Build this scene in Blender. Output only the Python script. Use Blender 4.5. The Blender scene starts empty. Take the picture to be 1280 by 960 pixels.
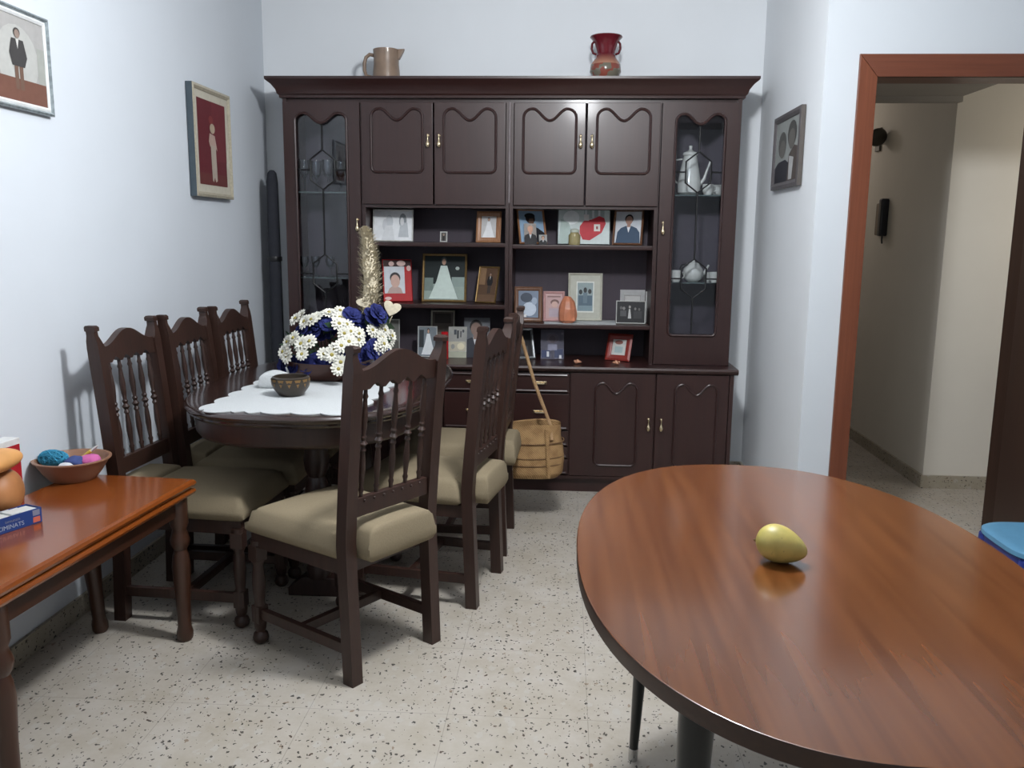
import bpy, bmesh, math, random
from mathutils import Vector, Matrix
R = math.radians
PI = math.pi
random.seed(7)
scn = bpy.context.scene
COL = scn.collection

# ------------------------------------------------------------------ camera model (1280x960)
F = 1080.0
CH = 1.35
PITCH, YAW, ROLL = math.atan(185 / 1080.0), R(3.4), 0.011
fw = Vector((-math.sin(YAW) * math.cos(PITCH), math.cos(YAW) * math.cos(PITCH), -math.sin(PITCH)))
r0 = fw.cross(Vector((0, 0, 1))).normalized()
u0 = r0.cross(fw)
cr = math.cos(ROLL) * r0 + math.sin(ROLL) * u0
cu = math.cos(ROLL) * u0 - math.sin(ROLL) * r0
EYE = Vector((0, 0, CH))


def ray(x, y):
    return fw + cr * ((x - 640) / F) - cu * ((y - 480) / F)


def onz(x, y, z=0.0):
    d = ray(x, y)
    return EYE + d * ((z - CH) / d.z)


def ony(x, y, Y):
    d = ray(x, y)
    return EYE + d * (Y / d.y)


def onx(x, y, X):
    d = ray(x, y)
    return EYE + d * (X / d.x)


cam_d = bpy.data.cameras.new('camera')
cam = bpy.data.objects.new('camera', cam_d)
COL.objects.link(cam)
M = Matrix((cr, cu, -fw)).transposed().to_4x4()
M.translation = EYE
cam.matrix_world = M
cam_d.sensor_width = 36
cam_d.lens = F / 1280 * 36
cam_d.clip_start = 0.02
scn.camera = cam

# ------------------------------------------------------------------ materials


def L(c):
    return c / 12.92 if c <= 0.04045 else ((c + 0.055) / 1.055) ** 2.4


def rgb(r, g, b):
    return (L(r / 255), L(g / 255), L(b / 255), 1.0)


def newmat(name):
    m = bpy.data.materials.new(name)
    m.use_nodes = True
    nt = m.node_tree
    return m, nt, nt.nodes['Principled BSDF']


def nd(nt, t, **kw):
    n = nt.nodes.new(t)
    for k, v in kw.items():
        if k in n.inputs:
            n.inputs[k].default_value = v
        else:
            setattr(n, k, v)
    return n


def lk(nt, a, b):
    nt.links.new(a, b)


def shade(c, k):
    return (min(1, c[0] * k), min(1, c[1] * k), min(1, c[2] * k), 1)


_cache = {}


def mat(name, c, rough=0.5, metal=0.0, var=0.08, scale=30, bump=0.0, coat=0.0, spec=0.5):
    """plain material with a little procedural variation"""
    if name in _cache:
        return _cache[name]
    m, nt, b = newmat(name)
    tc = nd(nt, 'ShaderNodeTexCoord')
    nz = nd(nt, 'ShaderNodeTexNoise', Scale=scale, Detail=3.0)
    lk(nt, tc.outputs['Object'], nz.inputs['Vector'])
    rp = nd(nt, 'ShaderNodeValToRGB')
    rp.color_ramp.elements[0].color = shade(c, 1 - var)
    rp.color_ramp.elements[1].color = shade(c, 1 + var)
    rp.color_ramp.elements[0].position = 0.3
    rp.color_ramp.elements[1].position = 0.7
    lk(nt, nz.outputs['Fac'], rp.inputs['Fac'])
    lk(nt, rp.outputs['Color'], b.inputs['Base Color'])
    b.inputs['Roughness'].default_value = rough
    b.inputs['Metallic'].default_value = metal
    b.inputs['Coat Weight'].default_value = coat
    b.inputs['Specular IOR Level'].default_value = spec
    if bump:
        bp = nd(nt, 'ShaderNodeBump', Strength=bump, Distance=0.002)
        lk(nt, nz.outputs['Fac'], bp.inputs['Height'])
        lk(nt, bp.outputs['Normal'], b.inputs['Normal'])
    _cache[name] = m
    return m


def wood(name, c1, c2, axis='Z', scale=6.0, rough=0.35, coat=0.0, stretch=14.0, fine=1.0, wob=0.5, det=3.0):
    """wood with the grain running along one axis"""
    if name in _cache:
        return _cache[name]
    m, nt, b = newmat(name)
    tc = nd(nt, 'ShaderNodeTexCoord')
    mp = nd(nt, 'ShaderNodeMapping')
    s = [stretch, stretch, stretch]
    s['XYZ'.index(axis)] = 0.55
    mp.inputs['Scale'].default_value = s
    lk(nt, tc.outputs['Object'], mp.inputs['Vector'])
    n1 = nd(nt, 'ShaderNodeTexNoise', Scale=scale * 0.16, Detail=2.0, Distortion=wob)
    n2 = nd(nt, 'ShaderNodeTexNoise', Scale=scale, Detail=det, Roughness=0.6)
    lk(nt, mp.outputs['Vector'], n1.inputs['Vector'])
    lk(nt, mp.outputs['Vector'], n2.inputs['Vector'])
    mx = nd(nt, 'ShaderNodeMath', operation='MULTIPLY_ADD')
    mx.inputs[1].default_value = 0.55 * fine
    lk(nt, n2.outputs['Fac'], mx.inputs[0])
    m2 = nd(nt, 'ShaderNodeMath', operation='MULTIPLY')
    m2.inputs[1].default_value = 1 - 0.55 * fine
    lk(nt, n1.outputs['Fac'], m2.inputs[0])
    lk(nt, m2.outputs[0], mx.inputs[2])
    rp = nd(nt, 'ShaderNodeValToRGB')
    rp.color_ramp.elements[0].color = c1
    rp.color_ramp.elements[1].color = c2
    rp.color_ramp.elements[0].position = 0.34
    rp.color_ramp.elements[1].position = 0.66
    lk(nt, mx.outputs[0], rp.inputs['Fac'])
    lk(nt, rp.outputs['Color'], b.inputs['Base Color'])
    b.inputs['Roughness'].default_value = rough
    b.inputs['Coat Weight'].default_value = coat
    b.inputs['Coat Roughness'].default_value = 0.12
    _cache[name] = m
    return m


def glassmat(name, tint=(0.93, 0.95, 0.97, 1), refl=1.0):
    if name in _cache:
        return _cache[name]
    m, nt, b = newmat(name)
    nt.nodes.remove(b)
    out = [n for n in nt.nodes if n.type == 'OUTPUT_MATERIAL'][0]
    tr = nd(nt, 'ShaderNodeBsdfTransparent')
    tr.inputs['Color'].default_value = tint
    gl = nd(nt, 'ShaderNodeBsdfGlossy')
    gl.inputs['Roughness'].default_value = 0.0
    fr = nd(nt, 'ShaderNodeFresnel', IOR=1.5)
    ml = nd(nt, 'ShaderNodeMath', operation='MULTIPLY')
    ml.inputs[1].default_value = refl
    lk(nt, fr.outputs[0], ml.inputs[0])
    mx = nd(nt, 'ShaderNodeMixShader')
    lk(nt, ml.outputs[0], mx.inputs[0])
    lk(nt, tr.outputs[0], mx.inputs[1])
    lk(nt, gl.outputs[0], mx.inputs[2])
    lk(nt, mx.outputs[0], out.inputs[0])
    _cache[name] = m
    return m


def terrazzo(name, joints=True, base=(185, 178, 167)):
    m, nt, b = newmat(name)
    tc = nd(nt, 'ShaderNodeTexCoord')
    pos = tc.outputs['Object']
    warp = nd(nt, 'ShaderNodeTexNoise', Scale=70.0, Detail=2.0)
    lk(nt, pos, warp.inputs['Vector'])
    wv = nd(nt, 'ShaderNodeMixRGB', blend_type='LINEAR_LIGHT')
    wv.inputs[0].default_value = 0.012
    lk(nt, pos, wv.inputs[1])
    lk(nt, warp.outputs['Color'], wv.inputs[2])
    big = nd(nt, 'ShaderNodeTexNoise', Scale=5.0, Detail=5.0, Roughness=0.7)
    lk(nt, pos, big.inputs['Vector'])
    rp = nd(nt, 'ShaderNodeValToRGB')
    rp.color_ramp.elements[0].position = 0.3
    rp.color_ramp.elements[1].position = 0.72
    rp.color_ramp.elements[0].color = rgb(base[0] - 12, base[1] - 14, base[2] - 18)
    rp.color_ramp.elements[1].color = rgb(base[0] + 9, base[1] + 9, base[2] + 11)
    lk(nt, big.outputs['Fac'], rp.inputs['Fac'])
    col = rp.outputs['Color']
    # pale blotches, tan chips, two sizes of dark chips
    for sc, th, sel, c, stg in ((26, 0.30, 0.55, (190, 186, 179), 0.5), (34, 0.17, 0.86, (132, 108, 86), 0.75),
                                (58, 0.225, 0.48, (40, 37, 34), 0.9), (96, 0.22, 0.66, (52, 48, 44), 0.88), (38, 0.17, 0.92, (70, 50, 40), 0.9)):
        v = nd(nt, 'ShaderNodeTexVoronoi', Scale=float(sc))
        v.feature = 'F1'
        mpn = nd(nt, 'ShaderNodeMapping')
        mpn.inputs['Scale'].default_value = (1.0, 0.7, 1.0)
        mpn.inputs['Location'].default_value = (sc * 0.37, sc * 0.11, 0)
        lk(nt, wv.outputs[0], mpn.inputs['Vector'])
        lk(nt, mpn.outputs[0], v.inputs['Vector'])
        lt = nd(nt, 'ShaderNodeMath', operation='LESS_THAN')
        lt.inputs[1].default_value = th
        lk(nt, v.outputs['Distance'], lt.inputs[0])
        sp = nd(nt, 'ShaderNodeSeparateColor')
        lk(nt, v.outputs['Color'], sp.inputs[0])
        gt = nd(nt, 'ShaderNodeMath', operation='GREATER_THAN')
        gt.inputs[1].default_value = sel
        lk(nt, sp.outputs[0], gt.inputs[0])
        a = nd(nt, 'ShaderNodeMath', operation='MULTIPLY')
        lk(nt, lt.outputs[0], a.inputs[0])
        lk(nt, gt.outputs[0], a.inputs[1])
        a2 = nd(nt, 'ShaderNodeMath', operation='MULTIPLY')
        a2.inputs[1].default_value = stg
        lk(nt, a.outputs[0], a2.inputs[0])
        mx = nd(nt, 'ShaderNodeMixRGB')
        lk(nt, a2.outputs[0], mx.inputs[0])
        lk(nt, col, mx.inputs[1])
        mx.inputs[2].default_value = rgb(*c)
        col = mx.outputs[0]
    if joints:
        sx = nd(nt, 'ShaderNodeSeparateXYZ')
        lk(nt, pos, sx.inputs[0])
        masks = []
        for ax, off in ((0, 0.31), (1, 0.14)):
            ad = nd(nt, 'ShaderNodeMath', operation='ADD')
            ad.inputs[1].default_value = off + 40
            lk(nt, sx.outputs[ax], ad.inputs[0])
            dv = nd(nt, 'ShaderNodeMath', operation='MODULO')
            dv.inputs[1].default_value = 0.4
            lk(nt, ad.outputs[0], dv.inputs[0])
            l2 = nd(nt, 'ShaderNodeMath', operation='LESS_THAN')
            l2.inputs[1].default_value = 0.0022
            lk(nt, dv.outputs[0], l2.inputs[0])
            masks.append(l2)
        mm = nd(nt, 'ShaderNodeMath', operation='MAXIMUM')
        lk(nt, masks[0].outputs[0], mm.inputs[0])
        lk(nt, masks[1].outputs[0], mm.inputs[1])
        mk = nd(nt, 'ShaderNodeMath', operation='MULTIPLY')
        mk.inputs[1].default_value = 0.35
        lk(nt, mm.outputs[0], mk.inputs[0])
        mx = nd(nt, 'ShaderNodeMixRGB')
        lk(nt, mk.outputs[0], mx.inputs[0])
        lk(nt, col, mx.inputs[1])
        mx.inputs[2].default_value = rgb(100, 95, 88)
        col = mx.outputs[0]
    lk(nt, col, b.inputs['Base Color'])
    b.inputs['Roughness'].default_value = 0.38
    b.inputs['Specular IOR Level'].default_value = 0.35
    return m


def straw(name, c1, c2, scale=60):
    if name in _cache:
        return _cache[name]
    m, nt, b = newmat(name)
    tc = nd(nt, 'ShaderNodeTexCoord')
    w = nd(nt, 'ShaderNodeTexWave', Scale=float(scale), Distortion=2.0, Detail=2.0)
    w.bands_direction = 'DIAGONAL'
    lk(nt, tc.outputs['Object'], w.inputs['Vector'])
    n = nd(nt, 'ShaderNodeTexNoise', Scale=25.0, Detail=4.0)
    lk(nt, tc.outputs['Object'], n.inputs['Vector'])
    mx = nd(nt, 'ShaderNodeMath', operation='MULTIPLY_ADD')
    mx.inputs[1].default_value = 0.4
    lk(nt, w.outputs['Fac'], mx.inputs[0])
    lk(nt, n.outputs['Fac'], mx.inputs[2])
    rp = nd(nt, 'ShaderNodeValToRGB')
    rp.color_ramp.elements[0].color = c1
    rp.color_ramp.elements[1].color = c2
    rp.color_ramp.elements[0].position = 0.35
    rp.color_ramp.elements[1].position = 0.95
    lk(nt, mx.outputs[0], rp.inputs['Fac'])
    lk(nt, rp.outputs['Color'], b.inputs['Base Color'])
    b.inputs['Roughness'].default_value = 0.75
    bp = nd(nt, 'ShaderNodeBump', Strength=0.5, Distance=0.003)
    lk(nt, mx.outputs[0], bp.inputs['Height'])
    lk(nt, bp.outputs['Normal'], b.inputs['Normal'])
    _cache[name] = m
    return m


def flat(c, rough=0.5):
    return mat('print_%d_%d_%d' % c, rgb(*c), rough, var=0.05, scale=40, spec=0.22)


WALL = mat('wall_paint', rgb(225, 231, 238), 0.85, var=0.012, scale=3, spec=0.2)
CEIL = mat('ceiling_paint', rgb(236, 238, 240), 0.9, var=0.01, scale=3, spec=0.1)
WALL_LIT = mat('wall_paint_lit', rgb(243, 247, 251), 0.85, var=0.012, scale=3, spec=0.2)  # same wall paint, extra light on back and right walls put into the colour
WALL_DIM = mat('wall_paint_doorway_dimmed', rgb(212, 218, 224), 0.85, var=0.012, scale=3, spec=0.2)  # same wall paint, weaker light on the doorway wall put into the colour
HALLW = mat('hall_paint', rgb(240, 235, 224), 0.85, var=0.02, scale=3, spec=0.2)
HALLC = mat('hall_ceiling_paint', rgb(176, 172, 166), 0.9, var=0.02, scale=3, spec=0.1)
FLOOR = terrazzo('terrazzo_floor')
SKIRT = terrazzo('terrazzo_skirting', False, (176, 168, 152))
CABW = wood('cabinet_wood', rgb(46, 25, 23), rgb(55, 31, 28), 'Z', 5, 0.40, 0.10, 12)
CABI = wood('cabinet_inside', rgb(72, 64, 74), rgb(78, 68, 78), 'Z', 5, 0.6, 0, 12)
CABX = wood('cabinet_wood_across', rgb(46, 25, 23), rgb(55, 31, 28), 'X', 5, 0.36, 0.12, 12)
CHW = wood('chair_wood', rgb(42, 25, 19), rgb(58, 36, 28), 'Z', 6, 0.45, 0.08, 16)
DTW = wood('dining_table_wood', rgb(38, 23, 20), rgb(50, 31, 27), 'Y', 6, 0.2, 0.7, 14)
TEAK = wood('teak_veneer', rgb(90, 48, 20), rgb(113, 66, 32), 'Y', 3.6, 0.20, 0.45, 14, 1.2, 0.0, 1.2)
TEAKE = wood('teak_edge', rgb(52, 34, 24), rgb(64, 42, 29), 'Y', 8, 0.4, 0.1)
BENCH = wood('honey_wood', rgb(122, 61, 22), rgb(136, 71, 28), 'Y', 3, 0.2, 0.4, 9, 0.9, 0.0, 0.8)
BENCHD = wood('honey_wood_shaded', rgb(54, 30, 18), rgb(66, 37, 22), 'Z', 7, 0.35, 0.2, 12, 0.6)  # legs and apron: shade under the bench put into the wood colour
DOORW = wood('door_frame_wood', rgb(104, 56, 36), rgb(122, 69, 46), 'Z', 6, 0.4, 0.1, 16)
DOORX = wood('door_frame_wood_across', rgb(100, 55, 38), rgb(116, 66, 46), 'X', 6, 0.4, 0.1, 16)
LEAF = wood('door_leaf_wood', rgb(46, 28, 20), rgb(58, 36, 26), 'Z', 6, 0.5, 0, 16)
DTL = wood('dining_table_leg_wood', rgb(40, 25, 22), rgb(54, 34, 29), 'Z', 6, 0.4, 0.1)
FABRIC = mat('seat_fabric', rgb(140, 127, 104), 0.9, var=0.05, scale=220, bump=0.25, spec=0.15)
BRASS = mat('brass', rgb(222, 204, 170), 0.25, 1.0, 0.05)
CHROME = mat('polished_steel', rgb(200, 200, 200), 0.12, 1.0, 0.03)
GLASS = glassmat('door_glass', (0.95, 0.97, 0.99, 1), 1.0)
CLEAR = glassmat('clear_glass', (0.9, 0.93, 0.95, 1), 1.6)
LEAD = mat('lead_came', rgb(14, 14, 17), 0.5, var=0.1)
PORC = mat('white_porcelain', rgb(228, 226, 218), 0.2, var=0.03, coat=0.4)
BLACK = mat('black_trim', rgb(24, 24, 26), 0.35)
BLKLEG = mat('black_lacquer', rgb(16, 20, 20), 0.3, coat=0.3)
WHITEC = mat('white_crochet', rgb(196, 199, 200), 0.95, var=0.05, scale=160, bump=0.6, spec=0.1)

# ------------------------------------------------------------------ mesh builder


class MB:
    def __init__(s):
        s.bm = bmesh.new()
        s.mats = []
        s.T = Matrix.Identity(4)

    def idx(s, m):
        if m is None:
            return 0
        if m not in s.mats:
            s.mats.append(m)
        return s.mats.index(m)

    def add(s, t, m=None, X=None):
        i = s.idx(m)
        Mx = s.T @ X if X is not None else s.T
        bmesh.ops.transform(t, matrix=Mx, verts=t.verts)
        vm = {v: s.bm.verts.new(v.co) for v in t.verts}
        for f in t.faces:
            try:
                nf = s.bm.faces.new([vm[v] for v in f.verts])
                nf.material_index = i
            except ValueError:
                pass
        t.free()
        return s

    def box(s, x0, x1, y0, y1, z0, z1, bev=0.0, m=None, seg=2, X=None):
        t = bmesh.new()
        bmesh.ops.create_cube(t, size=1)
        for v in t.verts:
            v.co = ((x0 + x1) / 2 + v.co.x * (x1 - x0), (y0 + y1) / 2 + v.co.y * (y1 - y0), (z0 + z1) / 2 + v.co.z * (z1 - z0))
        if bev:
            bmesh.ops.bevel(t, geom=t.edges[:], offset=bev, segments=seg, affect='EDGES', profile=0.5)
        return s.add(t, m, X)

    def lathe(s, prof, seg=24, c=(0, 0, 0), m=None, X=None, sx=1.0, sy=1.0):
        t = bmesh.new()
        rings = []
        for r, z in prof:
            if r < 1e-5:
                rings.append([t.verts.new((c[0], c[1], c[2] + z))])
            else:
                rings.append([t.verts.new((c[0] + sx * r * math.cos(2 * PI * k / seg), c[1] + sy * r * math.sin(2 * PI * k / seg), c[2] + z)) for k in range(seg)])
        for a, b in zip(rings, rings[1:]):
            for k in range(seg):
                k2 = (k + 1) % seg
                if len(a) == 1 and len(b) == 1:
                    continue
                if len(a) == 1:
                    t.faces.new((a[0], b[k2], b[k]))
                elif len(b) == 1:
                    t.faces.new((a[k], a[k2], b[0]))
                else:
                    t.faces.new((a[k], a[k2], b[k2], b[k]))
        for e, fl in ((rings[0], True), (rings[-1], False)):
            if len(e) > 1:
                t.faces.new(e[::-1] if fl else e)
        return s.add(t, m, X)

    def tube(s, pts, rad, seg=8, closed=False, m=None, X=None, flatk=1.0):
        t = bmesh.new()
        pts = [Vector(p) for p in pts]
        n = len(pts)
        rads = rad if isinstance(rad, (list, tuple)) else [rad] * n
        rings = []
        up = None
        for i, p in enumerate(pts):
            if closed:
                d = (pts[(i + 1) % n] - pts[i - 1]).normalized()
            else:
                d = (pts[min(i + 1, n - 1)] - pts[max(i - 1, 0)]).normalized()
            if up is None:
                up = Vector((0, 0, 1)) if abs(d.z) < 0.9 else Vector((0, 1, 0))
            a = d.cross(up)
            if a.length < 1e-4:
                a = d.orthogonal()
            a.normalize()
            b = a.cross(d).normalized()
            up = b
            rings.append([t.verts.new(p + rads[i] * (math.cos(2 * PI * k / seg) * a + flatk * math.sin(2 * PI * k / seg) * b)) for k in range(seg)])
        rng = range(n) if closed else range(n - 1)
        for i in rng:
            A, B = rings[i], rings[(i + 1) % n]
            for k in range(seg):
                t.faces.new((A[k], B[k], B[(k + 1) % seg], A[(k + 1) % seg]))
        if not closed:
            t.faces.new(rings[0])
            t.faces.new(rings[-1][::-1])
        return s.add(t, m, X)

    def prism(s, poly, d0, d1, plane='XZ', m=None, X=None, bev=0.0, seg=2):
        """polygon in a plane, extruded along the third axis from d0 to d1"""
        t = bmesh.new()

        def P(a, b, d):
            return {'XZ': (a, d, b), 'XY': (a, b, d), 'YZ': (d, a, b)}[plane]
        A = [t.verts.new(P(a, b, d0)) for a, b in poly]
        B = [t.verts.new(P(a, b, d1)) for a, b in poly]
        f1 = t.faces.new(A)
        f2 = t.faces.new(B[::-1])
        n = len(poly)
        for k in range(n):
            t.faces.new((A[k], B[k], B[(k + 1) % n], A[(k + 1) % n]))
        bmesh.ops.recalc_face_normals(t, faces=t.faces[:])
        if bev:
            es = list(set(f1.edges[:] + f2.edges[:]))
            bmesh.ops.bevel(t, geom=es, offset=bev, segments=seg, affect='EDGES', profile=0.5)
        big = [f for f in t.faces if len(f.verts) > 8]
        if big:
            bmesh.ops.triangulate(t, faces=big)
        return s.add(t, m, X)

    def plate(s, outer, inner, d0, d1, plane='XZ', m=None, X=None):
        """plate with a hole"""
        t = bmesh.new()

        def P(a, b, d):
            return {'XZ': (a, d, b), 'XY': (a, b, d), 'YZ': (d, a, b)}[plane]
        layers = []
        for d in (d0, d1):
            es = []
            loops = []
            for lp in (outer, inner):
                vs = [t.verts.new(P(a, b, d)) for a, b in lp]
                loops.append(vs)
                for k in range(len(vs)):
                    es.append(t.edges.new((vs[k], vs[(k + 1) % len(vs)])))
            bmesh.ops.triangle_fill(t, use_beauty=True, use_dissolve=False, edges=es)
            layers.append(loops)
        for q in range(2):
            A, B = layers[0][q], layers[1][q]
            for k in range(len(A)):
                t.faces.new((A[k], B[k], B[(k + 1) % len(A)], A[(k + 1) % len(A)]))
        bmesh.ops.recalc_face_normals(t, faces=t.faces[:])
        return s.add(t, m, X)

    def ball(s, c, r, m=None, X=None, seg=16, rings=10, sc=(1, 1, 1)):
        t = bmesh.new()
        bmesh.ops.create_uvsphere(t, u_segments=seg, v_segments=rings, radius=r)
        for v in t.verts:
            v.co = Vector((v.co.x * sc[0] + c[0], v.co.y * sc[1] + c[1], v.co.z * sc[2] + c[2]))
        return s.add(t, m, X)

    def poly(s, pts, m=None, X=None):
        t = bmesh.new()
        f = t.faces.new([t.verts.new(p) for p in pts])
        if len(pts) > 6:
            bmesh.ops.triangulate(t, faces=[f])
        return s.add(t, m, X)

    def rings(s, loops, m=None, X=None, cap0=True, cap1=True):
        t = bmesh.new()
        V = [[t.verts.new(p) for p in lp] for lp in loops]
        n = len(loops[0])
        for A, B in zip(V, V[1:]):
            for k in range(n):
                t.faces.new((A[k], A[(k + 1) % n], B[(k + 1) % n], B[k]))
        if cap0:
            t.faces.new(V[0][::-1])
        if cap1:
            t.faces.new(V[-1])
        return s.add(t, m, X)

    def build(s, name, m=None, parent=None, smooth=40, loc=None):
        me = bpy.data.meshes.new(name)
        if m is not None and not s.mats:
            s.mats.append(m)
        s.bm.normal_update()
        s.bm.to_mesh(me)
        s.bm.free()
        for q in s.mats:
            me.materials.append(q)
        if smooth:
            for p in me.polygons:
                p.use_smooth = True
            me.set_sharp_from_angle(angle=R(smooth))
        o = bpy.data.objects.new(name, me)
        COL.objects.link(o)
        if smooth:
            wn = o.modifiers.new('weighted_normals', 'WEIGHTED_NORMAL')
            wn.keep_sharp = True
        if parent is not None:
            o.parent = parent
        if loc is not None:
            o.location = loc
        return o


def tag(o, label=None, cat=None, group=None, kind=None):
    if label:
        o['label'] = label
    if cat:
        o['category'] = cat
    if group:
        o['group'] = group
    if kind:
        o['kind'] = kind
    return o


def thing(name, label, cat, loc=(0, 0, 0), rotz=0.0, group=None):
    o = bpy.data.objects.new(name, None)
    o.empty_display_size = 0.05
    COL.objects.link(o)
    o.location = loc
    o.rotation_euler = (0, 0, rotz)
    return tag(o, label, cat, group)


def copy_tree(o, parent=None):
    c = o.copy()
    COL.objects.link(c)
    if parent is not None:
        c.parent = parent
    for ch in list(o.children):
        copy_tree(ch, c)
    return c


def superell(cx, cy, a, b, n, z, k=64, inset=0.0):
    out = []
    a -= inset
    b -= inset
    for i in range(k):
        t = 2 * PI * i / k
        c, s_ = math.cos(t), math.sin(t)
        out.append((cx + a * math.copysign(abs(c) ** (2 / n), c), cy + b * math.copysign(abs(s_) ** (2 / n), s_), z))
    return out


# ------------------------------------------------------------------ room shell
XL, XR, YB, YD, YN, CZ = -1.70, 1.045, 4.95, 3.78, -2.4, 2.72
XFAR = 3.4


def struct(name, mb, m):
    return tag(mb.build(name, m, smooth=0), kind='structure')


mb = MB()
mb.box(XL - 0.15, 4.6, YN - 0.15, 8.2, -0.12, 0)
struct('floor', mb, FLOOR)
mb = MB()
mb.box(XL - 0.15, XFAR + 0.15, YN - 0.15, YB + 0.15, CZ, CZ + 0.1)
struct('ceiling', mb, CEIL)
mb = MB()
mb.box(XL - 0.15, XL, YN, YB + 0.15, 0, CZ)
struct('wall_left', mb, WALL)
mb = MB()
mb.box(XL, XR + 0.12, YB, YB + 0.15, 0, CZ)
struct('wall_back', mb, WALL_LIT)
# right wall and door wall (with the opening)
DX0, DX1, DZ = 1.255, 1.930, 2.005
WT = 0.13
mb = MB()
mb.box(XR, XR + 0.12, YD, YB, 0, CZ)
struct('wall_right', mb, WALL_LIT)
mb = MB()
mb.box(XR + 0.0006, DX0 - 0.02, YD - 0.003, YD + WT, 0, CZ)
mb.box(DX0 - 0.02, DX1 + 0.02, YD - 0.003, YD + WT, DZ + 0.02, CZ)
mb.box(DX1 + 0.02, XFAR + 0.15, YD - 0.003, YD + WT, 0, CZ)
struct('wall_doorway', mb, WALL_DIM)
mb = MB()
mb.box(XFAR, XFAR + 0.15, YN, YD, 0, CZ)
struct('wall_far_right', mb, WALL)
mb = MB()
mb.box(XL - 0.15, XFAR + 0.15, YN - 0.15, YN, 0, CZ)
struct('wall_behind', mb, WALL)
# passage beyond the door
mb = MB()
mb.box(2.0, 2.37, 4.76, 8.0, 0, 2.72)
struct('wall_passage', mb, HALLW)
mb = MB()
mb.box(2.37, 4.6, 4.80, 4.95, 0, 2.72)
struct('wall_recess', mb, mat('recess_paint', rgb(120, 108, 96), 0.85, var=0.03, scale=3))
mb = MB()
mb.box(XR + 0.12, 2.0, 7.9, 8.05, 0, 2.72)
struct('wall_passage_end', mb, HALLW)
mb = MB()
mb.box(XR - 0.03, XR + 0.12, YB + 0.15, 8.05, 0, 2.72)
struct('wall_passage_left', mb, HALLW)
mb = MB()
mb.box(4.5, 4.6, YD + WT, 4.80, 0, 2.72)
struct('wall_passage_right', mb, HALLW)
mb = MB()
mb.box(XR + 0.12, 2.0, YD + WT, 4.70, 2.075, 2.16)
mb.box(XR + 0.12, 2.0, 4.70, 4.76, 2.048, 2.16)
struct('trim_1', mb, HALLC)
mb = MB()
mb.box(XR, 4.6, YB + 0.15, 8.05, 2.72, 2.82)
mb.box(XFAR + 0.15, 4.6, YD + WT, YB + 0.15, 2.72, 2.82)
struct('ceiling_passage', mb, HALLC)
# skirtings
SK = 0.072
mb = MB()
mb.box(XL, XL + 0.012, YN, YB, 0, SK)
struct('baseboard_left', mb, SKIRT)
mb = MB()
mb.box(XL + 0.012, XR - 0.012, YB - 0.012, YB, 0, SK)
struct('baseboard_back', mb, SKIRT)
mb = MB()
mb.box(XR - 0.012, XR, YD - 0.012, YB, 0, SK)
mb.box(XR, DX0 - 0.085, YD - 0.012, YD, 0, SK)
struct('baseboard_right', mb, SKIRT)
mb = MB()
mb.box(1.986, 2.0, 4.746, 7.9, 0, SK)
mb.box(2.0, 2.385, 4.746, 4.76, 0, SK)
mb.box(2.37, 4.5, 4.786, 4.80, 0, SK)
struct('baseboard_passage', mb, SKIRT)

# door frame + open leaf
door = thing('door_1', 'red-brown wooden door frame around the open doorway', 'door frame')
tag(door, kind='structure')
FWD = 0.075
mb = MB()
mb.prism([(DX0 - FWD, 0), (DX0, 0), (DX0, DZ), (DX0 - FWD, DZ + FWD + 0.015)], YD - 0.018, YD, 'XZ', bev=0.004)
mb.box(DX0 - 0.02, DX0, YD - 0.012, YD + WT + 0.012, 0, DZ)
mb.build('jamb', DOORW, door)
mb = MB()
mb.prism([(DX1, 0), (DX1 + FWD, 0), (DX1 + FWD, DZ + FWD + 0.015), (DX1, DZ)], YD - 0.018, YD, 'XZ', bev=0.004)
mb.box(DX1, DX1 + 0.02, YD - 0.012, YD + WT + 0.012, 0, DZ)
mb.build('jamb', LEAF, door)
mb = MB()
mb.prism([(DX0, DZ), (DX1, DZ), (DX1 + FWD, DZ + FWD + 0.015), (DX0 - FWD, DZ + FWD + 0.015)], YD - 0.018, YD, 'XZ', bev=0.004)
mb.box(DX0 - 0.02, DX1 + 0.02, YD - 0.012, YD + WT + 0.012, DZ, DZ + 0.02)
mb.build('header', DOORX, door)
mb = MB()
X = Matrix.Translation((DX1 + 0.004, YD - 0.022, 0)) @ Matrix.Rotation(R(-100), 4, 'Z')
mb.box(0, 0.66, -0.036, 0, 0.012, DZ - 0.005, 0.003, X=X)
mb.build('door_leaf', LEAF, door)

# ------------------------------------------------------------------ wall unit
YU, YBS = 4.60, 4.47
CXL, CXR = -1.487, 0.876
ZC = 0.683
cab = thing('wall_unit', 'large dark brown wooden wall unit with glazed side doors and open photo shelves', 'cabinet', (0, 0, 0))


def part(mb, name, m=CABW, parent=cab, smooth=40):
    return mb.build(name, m, parent, smooth)


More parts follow.
